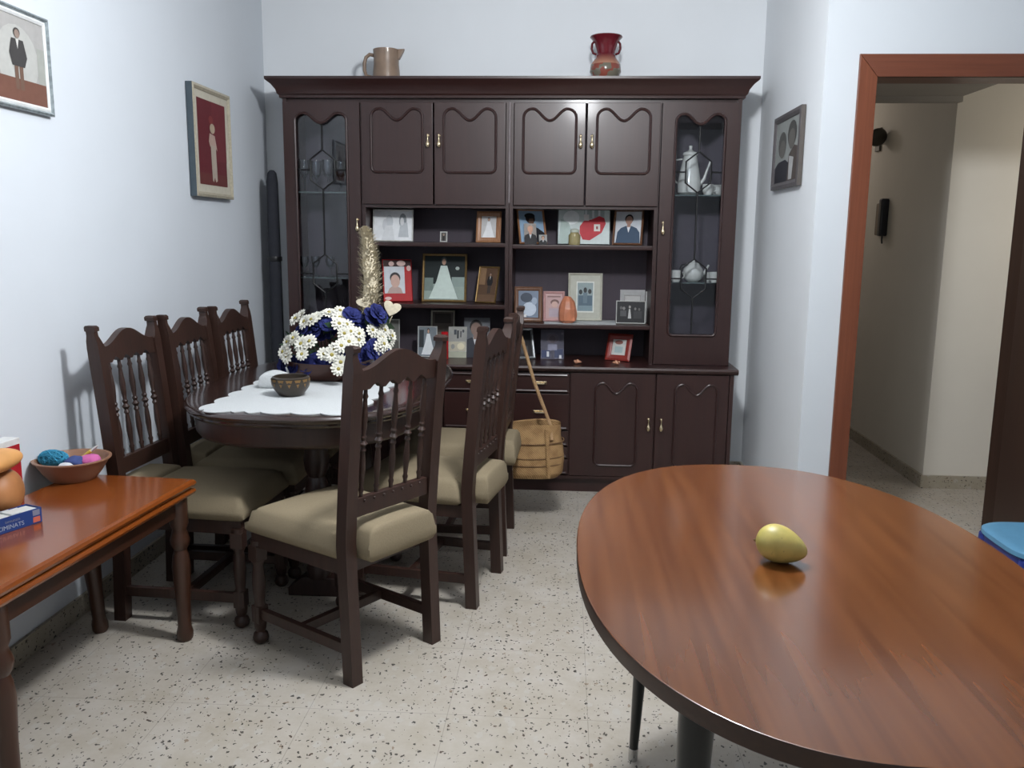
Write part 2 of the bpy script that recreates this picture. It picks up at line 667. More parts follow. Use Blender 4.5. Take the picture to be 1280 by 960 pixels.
def ogee(x0, x1, z0, z1, dip=0.055, rb=0.028, n=14):
    """closed outline: rounded bottom corners, top edge with two humps and a central dip"""
    w = (x1 - x0) / 2
    cx = (x0 + x1) / 2
    pts = []
    for k in range(7):
        a = -PI / 2 + PI / 2 * k / 6
        pts.append((x1 - rb + rb * math.cos(a), z0 + rb + rb * math.sin(a)))
    for k in range(6):
        a = PI / 2 * k / 5
        rx, rz = 0.34 * w, dip * 0.75
        pts.append((x1 - rx + rx * math.cos(a), z1 - rz + rz * math.sin(a)))
    for k in range(1, 2 * n):
        u = 0.66 - 1.32 * k / (2 * n)
        z = z1 - dip * (0.5 + 0.5 * math.cos(PI * u / 0.66))
        pts.append((cx + u * w, z))
    for k in range(6):
        a = PI / 2 + PI / 2 * k / 5
        rx, rz = 0.34 * w, dip * 0.75
        pts.append((x0 + rx + rx * math.cos(a), z1 - rz + rz * math.sin(a)))
    for k in range(7):
        a = PI + PI / 2 * k / 6
        pts.append((x0 + rb + rb * math.cos(a), z0 + rb + rb * math.sin(a)))
    return pts


def handle(mb, x, y, z):
    mb.lathe([(0, 0.0), (0.006, 0.002), (0.0105, 0.010), (0.0115, 0.018), (0.0085, 0.027), (0.0045, 0.036), (0.003, 0.05), (0.0055, 0.060), (0.0055, 0.064), (0.002, 0.070), (0, 0.071)], 14, (x, y - 0.015, z - 0.036))
    mb.tube([(x, y - 0.015, z + 0.026), (x, y + 0.001, z + 0.026)], 0.0045, 10)
    mb.lathe([(0, 0), (0.008, 0), (0.006, 0.0035), (0, 0.004)], 14, X=Matrix.Translation((x, y, z + 0.026)) @ Matrix.Rotation(R(90), 4, 'X'))


# plinth, base carcass, counter
mb = MB()
mb.box(-1.46, 0.86, YBS + 0.03, YB - 0.03, 0, 0.078)
part(mb, 'plinth')
mb = MB()
mb.box(-1.478, -1.458, YBS, YB - 0.02, 0.078, ZC - 0.03)
mb.box(0.864, 0.884, YBS, YB - 0.02, 0.078, ZC - 0.03)
mb.box(-1.458, 0.864, YBS + 0.022, YB - 0.02, 0.078, ZC - 0.03)
mb.box(-0.318, -0.276, YBS, YBS + 0.022, 0.078, ZC - 0.03)
mb.box(-1.458, 0.864, YBS, YBS + 0.022, 0.078, 0.094)
part(mb, 'base_carcass')
mb = MB()
mb.prism([(YBS - 0.02, ZC - 0.022), (YBS - 0.024, ZC - 0.010), (YBS - 0.018, ZC), (YB - 0.012, ZC), (YB - 0.012, ZC - 0.03), (YBS - 0.008, ZC - 0.03)], -1.50, 0.902, 'YZ')
part(mb, 'counter_top', CABX)
# base doors
for x0, x1, hx in ((-1.456, -1.03, -1.06), (-1.026, -0.632, -1.0), (0.04, 0.482, 0.452), (0.486, 0.882 - 0.02, 0.518)):
    mb = MB()
    mb.box(x0 + 0.002, x1 - 0.002, YBS - 0.004, YBS + 0.02, 0.097, ZC - 0.033, 0.003)
    d = part(mb, 'door')
    mb = MB()
    pc = (x0 + x1) / 2 + 0.02
    o_ = ogee(pc - 0.108, pc + 0.108, 0.158, 0.60)
    mb.tube([(x, YBS - 0.006, z) for x, z in o_], 0.008, 8, True, flatk=0.8)
    part(mb, 'panel_moulding', CABW, d)
    mb = MB()
    handle(mb, hx, YBS - 0.004, 0.385)
    h = part(mb, 'handle', BRASS, d)
    h['label'] = 'pale brass drop handle'
# drawers
for x0, x1 in ((-0.628, -0.322), (-0.272, 0.036)):
    zs = [(0.540, 0.646), (0.341, 0.537), (0.254, 0.338), (0.188, 0.251), (0.099, 0.185)]
    for z0, z1 in zs:
        mb = MB()
        mb.box(x0 + 0.002, x1 - 0.002, YBS - 0.002, YBS + 0.02, z0 + 0.002, z1 - 0.002, 0.003)
        d = part(mb, 'drawer', CABX)
        mb = MB()
        mb.tube([(x0 + 0.012, YBS - 0.004, z0 + 0.011), (x1 - 0.012, YBS - 0.004, z0 + 0.011)], 0.007, 8)
        part(mb, 'drawer_moulding', CABX, d)
        if z0 > 0.5:
            mb = MB()
            mb.tube([(x0 + 0.012, YBS - 0.004, z1 - 0.012), (x1 - 0.012, YBS - 0.004, z1 - 0.012)], 0.007, 8)
            part(mb, 'drawer_moulding', CABX, d)
        mb = MB()
        zc = (z0 + z1) / 2
        xc = (x0 + x1) / 2
        mb.box(xc - 0.035, xc + 0.035, YBS - 0.005, YBS - 0.001, zc - 0.008, zc + 0.008, 0.002)
        mb.tube([(xc - 0.03, YBS - 0.006, zc), (xc - 0.022, YBS - 0.018, zc - 0.003), (xc + 0.022, YBS - 0.018, zc - 0.003), (xc + 0.03, YBS - 0.006, zc)], 0.0035, 8)
        part(mb, 'handle', BRASS, d)
# upper carcass: sides, dividers, top
ZT = 2.045
SHB = YB - 0.03
BX0, BX1, BX2, BX3 = -1.058, -0.317, -0.279, 0.455
mb = MB()
mb.box(CXL, CXL + 0.02, YU, SHB, ZC, ZT)
part(mb, 'side_panel')
mb = MB()
mb.box(CXR - 0.02, CXR, YU, SHB, ZC, ZT)
part(mb, 'side_panel')
mb = MB()
mb.box(BX0 - 0.02, BX0, YU, SHB, ZC, ZT - 0.02)
part(mb, 'inner_panel')
mb = MB()
mb.box(BX3, BX3 + 0.02, YU, SHB, ZC, ZT - 0.02)
part(mb, 'inner_panel')
mb = MB()
mb.box(BX1, BX1 + 0.018, YU - 0.003, SHB, ZC, ZT - 0.02)
part(mb, 'centre_divider')
mb = MB()
mb.box(BX2 - 0.018, BX2, YU - 0.003, SHB, ZC, ZT - 0.02)
part(mb, 'centre_divider')
mb = MB()
mb.tube([((BX1 + BX2) / 2, YU - 0.002, 1.52), ((BX1 + BX2) / 2, YU - 0.002, ZT - 0.02)], 0.0055, 8)
o = part(mb, 'joint_strip', mat('satin_strip', rgb(150, 140, 140), 0.3, 0.6))
mb = MB()
mb.box(CXL + 0.02, CXR - 0.02, SHB, SHB + 0.012, ZC, ZT - 0.02)
part(mb, 'back_panel', CABI)
mb = MB()
mb.box(CXL + 0.02, CXR - 0.02, YU + 0.02, SHB, ZT - 0.02, ZT)
mb.box(BX0, BX1, YU + 0.004, SHB, 1.492, 1.512)
mb.box(BX2, BX3, YU + 0.004, SHB, 1.492, 1.512)
part(mb, 'carcass_top', CABX)
# shelves
S1, S2L, S2R = 1.312, 0.985, 0.888
for (x0, x1, z) in ((BX0, BX1, S1), (BX0, BX1, S2L), (BX2, BX3, S1 - 0.006), (BX2, BX3, S2R)):
    mb = MB()
    mb.box(x0, x1, YU + 0.004, SHB, z - 0.022, z, 0.003)
    part(mb, 'shelf', CABX)
# upper doors
for x0, x1, hx in ((-1.074, -0.696, -0.722), (-0.692, -0.318, -0.664), (-0.278, 0.092, 0.066), (0.096, 0.472, 0.124)):
    mb = MB()
    mb.box(x0 + 0.002, x1 - 0.002, YU - 0.012, YU + 0.004, 1.508, ZT - 0.022, 0.003)
    d = part(mb, 'door')
    mb = MB()
    pc = (x0 + x1) / 2
    o_ = ogee(pc - 0.135, pc + 0.135, 1.672, 1.992, 0.058)
    mb.tube([(x, YU - 0.013, z) for x, z in o_], 0.009, 8, True, flatk=0.8)
    part(mb, 'panel_moulding', CABW, d)
    mb = MB()
    handle(mb, hx, YU - 0.012, 1.832)
    h = part(mb, 'handle', BRASS, d)
    h['label'] = 'pale brass drop handle'
# cornice
prof = [(YB - 0.01, ZT), (YU - 0.012, ZT), (YU - 0.014, ZT + 0.012), (YU - 0.022, ZT + 0.020), (YU - 0.028, ZT + 0.040), (YU - 0.046, ZT + 0.064), (YU - 0.066, ZT + 0.080), (YU - 0.070, ZT + 0.086), (YU - 0.070, ZT + 0.098), (YB - 0.01, ZT + 0.098)]
loops = []
for yy, zz in [(YU - 0.012, ZT)] + prof[2:9]:
    dx = YU - yy
    loops.append([(CXL - dx, YB - 0.01, zz), (CXL - dx, yy, zz), (CXR + dx, yy, zz), (CXR + dx, YB - 0.01, zz)])
mb = MB()
mb.rings(loops)
part(mb, 'cornice', CABX, smooth=25)
# glazed doors
GS = (1.572, 1.118)


def hexag(cx, zt, zb, w):
    k = (zt - zb) * 0.24
    return [(cx, zt), (cx + w, zt - k), (cx + w, zb + k), (cx, zb), (cx - w, zb + k), (cx - w, zt - k)]


for x0, x1, gx0, gx1, hx in ((-1.485, -1.078, -1.420, -1.148, -1.098), (0.476, 0.874, 0.548, 0.796, 0.5)):
    o_ = ogee(gx0, gx1, 0.842, 1.968, 0.05, 0.022)
    mb = MB()
    mb.plate([(x0 + 0.002, ZC + 0.004), (x1 - 0.002, ZC + 0.004), (x1 - 0.002, ZT - 0.022), (x0 + 0.002, ZT - 0.022)], o_, YU - 0.016, YU + 0.002)
    d = part(mb, 'glazed_door', smooth=25)
    mb = MB()
    mb.tube([(x, YU - 0.016, z) for x, z in o_], 0.009, 8, True, flatk=0.8)
    part(mb, 'panel_moulding', CABW, d)
    mb = MB()
    mb.box(gx0 - 0.02, gx1 + 0.02, YU + 0.003, YU + 0.006, 0.822, 1.985)
    part(mb, 'glass_pane', GLASS, d, 0)
    mb = MB()
    gc = (gx0 + gx1) / 2
    yl = YU + 0.0005
    w = 0.064
    H1 = hexag(gc, 1.785, 1.580, w)
    H2 = hexag(gc, 1.242, 1.037, w)
    for Hx in (H1, H2):
        mb.tube([(x, yl, z) for x, z in Hx], 0.005, 6, True)
        zm = (Hx[0][1] + Hx[3][1]) / 2
        mb.tube([(gx0, yl, zm), (gc - w, yl, zm)], 0.0046, 6)
        mb.tube([(gx1, yl, zm), (gc + w, yl, zm)], 0.0046, 6)
    for za, zb in ((1.915, 1.785), (1.580, 1.242), (1.037, 0.845)):
        mb.tube([(gc, yl, za), (gc, yl, zb)], 0.0046, 6)
    part(mb, 'lead_came', LEAD, d)
    mb = MB()
    handle(mb, hx, YU - 0.016, 1.40)
    h = part(mb, 'handle', BRASS, d)
    h['label'] = 'pale brass drop handle'
    for z in GS:
        mb = MB()
        mb.box(x0 + 0.03 if x0 < 0 else BX3 + 0.022, BX0 - 0.022 if x0 < 0 else x1 - 0.022, YU + 0.05, SHB - 0.002, z - 0.007, z, 0.001)
        part(mb, 'glass_shelf', mat('shelf_glass_green', rgb(96, 108, 106), 0.1, var=0.02), cab, 0)

# ------------------------------------------------------------------ things on top of the wall unit
TOPZ = ZT + 0.0985
p = ony(483, 85, 4.72)
jug = thing('jug', 'brown earthenware jug on top of the wall unit', 'jug', (p.x, 4.72, TOPZ))
JUGM = mat('brown_earthenware', rgb(140, 118, 100), 0.4, var=0.14, scale=18, coat=0.2)
mb = MB()
mb.lathe([(0, 0), (0.068, 0), (0.072, 0.01), (0.070, 0.05), (0.066, 0.09), (0.066, 0.13), (0.069, 0.162), (0.064, 0.164), (0.060, 0.158), (0.060, 0.02), (0, 0.015)], 28)
mb.prism([(0.055, 0.118), (0.070, 0.112), (0.094, 0.155), (0.097, 0.166), (0.055, 0.165)], -0.016, 0.016, 'XZ', bev=0.006)
mb.build('body', JUGM, jug)
mb = MB()
mb.tube([(-0.066, 0, 0.135), (-0.088, 0, 0.140), (-0.108, 0, 0.125), (-0.117, 0, 0.095), (-0.117, 0, 0.06), (-0.108, 0, 0.032), (-0.07, 0, 0.022)], 0.0095, 10)
mb.build('jug_handle', JUGM, jug)

p = ony(757, 80, 4.72)
vase = thing('vase', 'small red vase with flared rim and two ring handles on top of the wall unit', 'vase', (p.x, 4.72, TOPZ))
m, nt, b = newmat('vase_glaze')
tc = nd(nt, 'ShaderNodeTexCoord')
sx = nd(nt, 'ShaderNodeSeparateXYZ')
lk(nt, tc.outputs['Object'], sx.inputs[0])
rp = nd(nt, 'ShaderNodeValToRGB')
rp.color_ramp.elements[0].position = 0.085
rp.color_ramp.elements[0].color = rgb(176, 128, 104)
rp.color_ramp.elements[1].position = 0.135
rp.color_ramp.elements[1].color = rgb(104, 30, 40)
lk(nt, sx.outputs[2], rp.inputs['Fac'])
vv = nd(nt, 'ShaderNodeTexNoise', Scale=22.0, Detail=1.0)
lk(nt, tc.outputs['Object'], vv.inputs['Vector'])
r2 = nd(nt, 'ShaderNodeValToRGB')
r2.color_ramp.interpolation = 'CONSTANT'
r2.color_ramp.elements[0].color = rgb(140, 74, 62)
r2.color_ramp.elements[1].position = 0.52
r2.color_ramp.elements[1].color = rgb(116, 110, 96)
lk(nt, vv.outputs['Fac'], r2.inputs['Fac'])
lt = nd(nt, 'ShaderNodeMath', operation='LESS_THAN')
lt.inputs[1].default_value = 0.085
lk(nt, sx.outputs[2], lt.inputs[0])
mx = nd(nt, 'ShaderNodeMixRGB')
lk(nt, lt.outputs[0], mx.inputs[0])
lk(nt, rp.outputs[0], mx.inputs[1])
lk(nt, r2.outputs[0], mx.inputs[2])
lk(nt, mx.outputs[0], b.inputs['Base Color'])
b.inputs['Roughness'].default_value = 0.18
VASEM = m
mb = MB()
mb.lathe([(0, 0), (0.045, 0), (0.062, 0.015), (0.081, 0.05), (0.078, 0.085), (0.055, 0.118), (0.044, 0.14), (0.052, 0.165), (0.060, 0.195), (0.075, 0.213), (0.084, 0.222), (0.082, 0.227), (0.070, 0.222), (0.052, 0.2), (0.036, 0.14), (0, 0.13)], 32)
mb.build('body', VASEM, vase)
for s in (-1, 1):
    mb = MB()
    mb.tube([(s * 0.060, 0, 0.205), (s * 0.072, 0, 0.19), (s * 0.074, 0, 0.165), (s * 0.066, 0, 0.145), (s * 0.048, 0, 0.138)], 0.006, 8)
    mb.build('vase_handle', mat('dark_red_glaze', rgb(92, 26, 34), 0.2), vase)

# ------------------------------------------------------------------ glassware and coffee set behind glass
def on_shelf(px, py, z, Y):
    q = ony(px, py, Y)
    return (q.x, Y, z)


def teapot(name, label, loc, h, r, rotz=0, tall=True, group=None):
    t = thing(name, label, 'coffee pot' if tall else 'teapot', loc, rotz, group)
    mb = MB()
    if tall:
        pr = [(0, 0), (0.6 * r, 0), (0.95 * r, 0.06 * h), (1.0 * r, 0.22 * h), (0.82 * r, 0.5 * h), (0.6 * r, 0.72 * h), (0.56 * r, 0.78 * h), (0.66 * r, 0.8 * h), (0, 0.82 * h)]
    else:
        pr = [(0, 0), (0.5 * r, 0), (0.85 * r, 0.12 * h), (1.0 * r, 0.35 * h), (0.9 * r, 0.55 * h), (0.6 * r, 0.72 * h), (0.55 * r, 0.75 * h), (0, 0.75 * h)]
    mb.lathe(pr, 28)
    mb.build('body', PORC, t)
    mb = MB()
    z0 = 0.8 * h if tall else 0.75 * h
    mb.lathe([(0.66 * r, z0), (0.6 * r, z0 + 0.05 * h), (0.2 * r, z0 + 0.09 * h), (0.13 * r, z0 + 0.12 * h), (0.17 * r, z0 + 0.18 * h), (0, z0 + 0.2 * h)], 24)
    mb.build('lid', PORC, t)
    mb = MB()
    mb.tube([(0.9 * r, 0, 0.22 * h), (1.25 * r, 0, 0.34 * h), (1.45 * r, 0, 0.5 * h), (1.75 * r, 0, 0.70 * h)], [0.16 * r, 0.14 * r, 0.11 * r, 0.09 * r], 10)
    mb.build('spout', PORC, t)
    mb = MB()
    mb.tube([(-0.65 * r, 0, 0.72 * h), (-1.3 * r, 0, 0.70 * h), (-1.5 * r, 0, 0.5 * h), (-1.2 * r, 0, 0.28 * h), (-0.95 * r, 0, 0.24 * h)], 0.08 * r, 8)
    mb.build('pot_handle', BLACK if not tall else PORC, t)
    return t


def cup(label, loc, r=0.03, h=0.05, rotz=0.0, group='white coffee cups behind glass'):
    t = thing('cup', label, 'cup', loc, rotz, group)
    mb = MB()
    mb.lathe([(0, 0), (0.62 * r, 0), (0.9 * r, 0.3 * h), (r, h), (0.92 * r, h), (0.8 * r, 0.3 * h), (0, 0.1 * h)], 22)
    mb.build('body', PORC, t)
    mb = MB()
    mb.tube([(0.95 * r, 0, 0.85 * h), (1.45 * r, 0, 0.75 * h), (1.4 * r, 0, 0.4 * h), (0.88 * r, 0, 0.3 * h)], 0.1 * r, 8)
    mb.build('cup_handle', PORC, t)
    return t


def glassware(label, loc, r=0.03, h=0.12, group='drinking glasses behind the left glazed door'):
    t = tag(MB().lathe([(0, 0), (0.9 * r, 0), (0.85 * r, 0.004), (0.12 * r, 0.01), (0.12 * r, 0.42 * h), (0.7 * r, 0.55 * h), (1.0 * r, 0.78 * h), (0.9 * r, h), (0.86 * r, h), (0.94 * r, 0.78 * h), (0.6 * r, 0.57 * h), (0, 0.47 * h)], 20).build('wine_glass', CLEAR, loc=loc), label, 'glass', group)
    return t


teapot('coffee_pot', 'tall white porcelain coffee pot on the upper glass shelf of right glazed door', on_shelf(861, 240, GS[0], 4.76), 0.262, 0.062)
cup('white cup right beside the tall white coffee pot', on_shelf(885, 236, GS[0], 4.68), 0.030, 0.055)
cup('white cup farthest right on the upper glass shelf of right glazed door', on_shelf(896, 236, GS[0], 4.82), 0.032, 0.06)
teapot('teapot', 'round white teapot with black handle on the lower glass shelf of right glazed door', on_shelf(866, 344, GS[1], 4.74), 0.125, 0.056, R(25), False)
cup('white cup left of the round white teapot behind glass', on_shelf(845, 342, GS[1], 4.67), 0.03, 0.062)
cup('white cup immediately right of the round white teapot behind glass', on_shelf(884, 344, GS[1], 4.83), 0.025, 0.048)
cup('white cup farthest right on the lower glass shelf of right glazed door', on_shelf(893, 343, GS[1], 4.68), 0.028, 0.055)
for px, Y, lab in ((381, 4.70, 'clear stemmed glass farthest left on the upper shelf of left glazed door'), (396, 4.78, 'clear stemmed glass behind the leaded hexagon, second from left'), (410, 4.70, 'clear stemmed glass behind the leaded hexagon, third from left'), (426, 4.78, 'clear stemmed glass farthest right on the upper shelf of left glazed door')):
    glassware(lab, on_shelf(px, 236, GS[0], Y), 0.032, 0.17)
for px, Y, lab in ((381, 4.70, 'clear stemmed glass farthest left on the lower shelf of left glazed door'), (395, 4.76, 'clear stemmed glass in the middle of the lower shelf of left glazed door'), (413, 4.72, 'clear stemmed glass farthest right on the lower shelf of left glazed door')):
    glassware(lab, on_shelf(px, 342, GS[1], Y), 0.026, 0.11)

# ------------------------------------------------------------------ framed photographs


def ell(cx, cz, rx, rz, n=16):
    return [(cx + rx * math.cos(2 * PI * k / n), cz + rz * math.sin(2 * PI * k / n)) for k in range(n)]


def rect(x0, x1, z0, z1):
    return [(x0, z0), (x1, z0), (x1, z1), (x0, z1)]


SKIN = (196, 158, 136)


def bust(cx, zt, s, coat, hair=(36, 30, 30), skin=SKIN, shirt=(220, 222, 226), a=1.0):
    """head and shoulders: zt top of head, s head height; a = width/height of the picture"""
    k = 1 / a
    return [(coat, [(cx - 1.15 * s * k, zt - 3.2 * s), (cx + 1.15 * s * k, zt - 3.2 * s), (cx + 1.05 * s * k, zt - 1.7 * s), (cx + 0.75 * s * k, zt - 1.3 * s), (cx + 0.25 * s * k, zt - 1.08 * s), (cx - 0.25 * s * k, zt - 1.08 * s), (cx - 0.75 * s * k, zt - 1.3 * s), (cx - 1.05 * s * k, zt - 1.7 * s)]),
            (shirt, [(cx - 0.2 * s * k, zt - 1.08 * s), (cx, zt - 1.75 * s), (cx + 0.2 * s * k, zt - 1.08 * s)]),
            (skin, rect(cx - 0.16 * s * k, cx + 0.16 * s * k, zt - 1.2 * s, zt - 0.8 * s)),
            (hair, ell(cx, zt - 0.42 * s, 0.40 * s * k, 0.45 * s)),
            (skin, ell(cx, zt - 0.56 * s, 0.33 * s * k, 0.42 * s))]


def bride(cx, zt, zb, w, dress=(224, 228, 222), hair=(48, 44, 42)):
    h = zt - zb
    return [(dress, [(cx - w, zb), (cx + w, zb), (cx + 0.55 * w, zb + 0.42 * h), (cx + 0.22 * w, zb + 0.80 * h), (cx - 0.22 * w, zb + 0.80 * h), (cx - 0.5 * w, zb + 0.42 * h)]),
            (hair, ell(cx, zt - 0.09 * h, 0.2 * w, 0.1 * h)), (SKIN, ell(cx, zt - 0.11 * h, 0.13 * w, 0.075 * h))]


def standing(cx, zt, zb, w, coat, legs=(60, 54, 52), hair=(46, 40, 38), skin=(150, 124, 108), shirt=(214, 212, 208)):
    h = zt - zb
    return [(legs, rect(cx - 0.42 * w, cx - 0.05 * w, zb, zb + 0.5 * h)), (legs, rect(cx + 0.05 * w, cx + 0.42 * w, zb, zb + 0.5 * h)),
            (coat, [(cx - 0.6 * w, zb + 0.38 * h), (cx + 0.6 * w, zb + 0.38 * h), (cx + 0.9 * w, zb + 0.55 * h), (cx + 0.6 * w, zb + 0.82 * h), (cx - 0.55 * w, zb + 0.82 * h), (cx - 0.85 * w, zb + 0.58 * h)]),
            (shirt, [(cx - 0.15 * w, zb + 0.82 * h), (cx, zb + 0.66 * h), (cx + 0.15 * w, zb + 0.82 * h)]),
            (hair, ell(cx, zb + 0.93 * h, 0.32 * w, 0.075 * h)), (skin, ell(cx, zb + 0.905 * h, 0.26 * w, 0.07 * h))]


def frame_thing(name, label, cat, loc, yaw, tilt, w, h, fwid, fmat, layers, bg, depth=0.014, group='framed family photographs on the shelves', mat_w=0.0, mat_col=(230, 228, 220), glass=False, stand=True, rotz_only=True):
    """upright picture: x across, z up, faces local -Y, base at origin"""
    t = thing(name, label, cat, loc, yaw, group)
    X = Matrix.Rotation(-tilt, 4, 'X')
    if fwid > 0:
        mb = MB()
        mb.T = X
        a, b2 = w / 2, w / 2 - fwid
        prof = [(0, 0.0), (0, -depth * 0.7), (fwid * 0.35, -depth), (fwid * 0.7, -depth * 0.85), (fwid, -depth * 0.45), (fwid, 0.0)]
        loops = []
        for q, y in prof:
            loops.append([(-a + q, y, q), (a - q, y, q), (a - q, y, h - q), (-a + q, y, h - q)])
        mb.rings(loops, cap0=False, cap1=False)
        mb.box(-a + 0.001, a - 0.001, -0.001, 0.003, 0.001, h - 0.001, m=None)
        mb.build('frame', fmat, t, 25)
    mb = MB()
    mb.T = X
    x0, x1, z0, z1 = -w / 2 + fwid, w / 2 - fwid, fwid, h - fwid
    y = -depth * 0.45 if fwid > 0 else -0.003
    if fwid == 0:
        mb.box(x0, x1, y, 0.0, z0, z1, m=flat(bg))
    if mat_w > 0:
        mb.poly([(x0, y, z0), (x1, y, z0), (x1, y, z1), (x0, y, z1)], flat(mat_col))
        x0, x1, z0, z1 = x0 + mat_w, x1 - mat_w, z0 + mat_w, z1 - mat_w
        y -= 0.0006
    mb.poly([(x0, y, z0), (x1, y, z0), (x1, y, z1), (x0, y, z1)], flat(bg))
    for k, (c, pl) in enumerate(layers):
        yy = y - 0.00025 * (k + 1)
        mb.poly([(x0 + min(max(u, 0), 1) * (x1 - x0), yy, z0 + min(max(v, 0), 1) * (z1 - z0)) for u, v in pl], flat(c))
    mb.build('photo', None, t, 0)
    if stand:
        mb = MB()
        L_ = h * 0.62
        yb = L_ * math.sin(tilt) + 0.004
        mb.prism([(yb, L_ * math.cos(tilt)), (yb + 0.004, L_ * math.cos(tilt)), (yb + 0.034, 0), (yb + 0.030, 0)], -min(0.02, w * 0.2), min(0.02, w * 0.2), 'YZ')
        mb.build('easel_back', BLACK, t, 0)
    return t


def P(pl, pr, pt, pb, Y, tilt=R(12), yaw=0.0):
    """pixel box -> (x centre, width, height) at depth Y"""
    a = ony(pl, (pt + pb) / 2, Y)
    b2 = ony(pr, (pt + pb) / 2, Y)
    t = ony((pl + pr) / 2, pt, Y)
    bo = ony((pl + pr) / 2, pb, Y)
    return (a.x + b2.x) / 2, (b2.x - a.x) / math.cos(yaw), (t.z - bo.z) / math.cos(tilt)


GOLD = mat('gold_frame', rgb(150, 122, 78), 0.35, 0.6, 0.15, 60)
BRNF = wood('brown_frame', rgb(96, 66, 48), rgb(120, 84, 62), 'Z', 8, 0.4)
TANF = wood('tan_frame', rgb(140, 96, 66), rgb(168, 120, 84), 'Z', 8, 0.4)
WHTF = mat('white_frame', rgb(226, 226, 222), 0.35)
CRMF = mat('cream_frame', rgb(196, 194, 180), 0.5, var=0.05)
PNKF = mat('pink_frame', rgb(196, 152, 150), 0.5)
REDF = mat('red_frame', rgb(176, 34, 38), 0.5, spec=0.25)
RUSF = mat('rust_red_frame', rgb(134, 42, 34), 0.4)
SILV = mat('silver_frame', rgb(190, 194, 196), 0.25, 0.6, 0.2, 80)
DARKF = mat('dark_frame', rgb(46, 44, 44), 0.4)
EPS = 0.0006


def put(pl, pr, pt, pb, Y, z, yaw=0, tilt=12, **kw):
    cx, w, h = P(pl, pr, pt, pb, Y, R(tilt), R(yaw))
    return dict(loc=(cx, Y, z + EPS), yaw=R(yaw), tilt=R(tilt), w=w, h=h)


# left bay, top shelf
frame_thing('framed_photograph', 'overexposed white wedding photograph in landscape frame on the top left shelf', 'photo frame', **put(466, 516, 262, 302, 4.72, S1, 4), fwid=0.008, fmat=WHTF, bg=(238, 240, 242),
            layers=[((206, 210, 214), ell(0.40, 0.62, 0.10, 0.25)), ((214, 216, 220), ell(0.28, 0.52, 0.06, 0.2)), ((226, 228, 230), [(0.2, 0), (0.55, 0), (0.48, 0.5), (0.3, 0.5)]), ((150, 156, 160), ell(0.76, 0.66, 0.10, 0.26)), ((196, 200, 204), [(0.64, 0.1), (0.92, 0.1), (0.88, 0.6), (0.7, 0.6)]), ((224, 224, 226), ell(0.74, 0.64, 0.05, 0.14))])
frame_thing('framed_photograph', 'tiny white-edged picture standing alone in the middle of the top left shelf', 'photo frame', **put(550, 559, 286, 299, 4.76, S1, 0), fwid=0.006, fmat=WHTF, bg=(92, 88, 84), depth=0.008, layers=[((48, 46, 46), rect(0.3, 0.7, 0.0, 0.7)), ((160, 140, 126), ell(0.5, 0.75, 0.2, 0.15))])
frame_thing('framed_photograph', 'tan wooden frame with white-veiled girl at right end of the top left shelf', 'photo frame', **put(595, 626, 264, 303, 4.72, S1, -4), fwid=0.027, fmat=TANF, bg=(198, 196, 196), layers=bride(0.5, 0.95, 0.0, 0.42, (232, 232, 234), (96, 92, 96)))
# left bay, second shelf
frame_thing('framed_photograph', 'bright red frame with passport-style child portrait on the middle left shelf', 'photo frame', **put(480, 515, 327, 379, 4.73, S2L, 16, 18), fwid=0.004, fmat=REDF, bg=(178, 34, 38), depth=0.01,
            layers=[((60, 34, 34), rect(0, 1, 0.84, 1)), ((222, 190, 184), ell(0.3, 0.91, 0.1, 0.06)), ((226, 196, 188), ell(0.65, 0.92, 0.16, 0.07)), ((222, 186, 180), ell(0.92, 0.8, 0.08, 0.07)), ((224, 190, 186), ell(0.15, 0.06, 0.12, 0.04)), ((214, 218, 224), rect(0.03, 0.76, 0.18, 0.84)),
                    ((186, 160, 152), [(0.12, 0.18), (0.68, 0.18), (0.62, 0.3), (0.48, 0.36), (0.32, 0.36), (0.2, 0.3)]), ((52, 46, 48), ell(0.42, 0.56, 0.19, 0.14)), ((206, 170, 156), ell(0.42, 0.48, 0.165, 0.16))])
frame_thing('framed_photograph', 'gold-edged wedding portrait of bride in long white gown on the middle left shelf', 'photo frame', **put(527, 583, 317, 377, 4.75, S2L, 0), fwid=0.013, fmat=GOLD, bg=(26, 34, 34),
            layers=[((150, 164, 156), rect(0, 1, 0, 0.36)), ((116, 130, 124), rect(0, 0.22, 0.2, 0.5)), ((140, 156, 150), rect(0.68, 1, 0.3, 0.52))] + bride(0.48, 0.97, 0.02, 0.36, (206, 220, 212), (70, 78, 76)) + [((168, 180, 174), ell(0.82, 0.72, 0.05, 0.04))])
frame_thing('framed_photograph', 'narrow gold-edged brown photograph leaning at right end of the middle left shelf', 'photo frame', **put(594, 620, 334, 379, 4.72, S2L, -18, 18), fwid=0.009, fmat=GOLD, bg=(88, 66, 50), layers=[((132, 104, 78), rect(0, 0.35, 0.5, 1)), ((104, 80, 62), rect(0, 1, 0, 0.2))] + standing(0.62, 0.86, 0.24, 0.2, (34, 32, 34)))
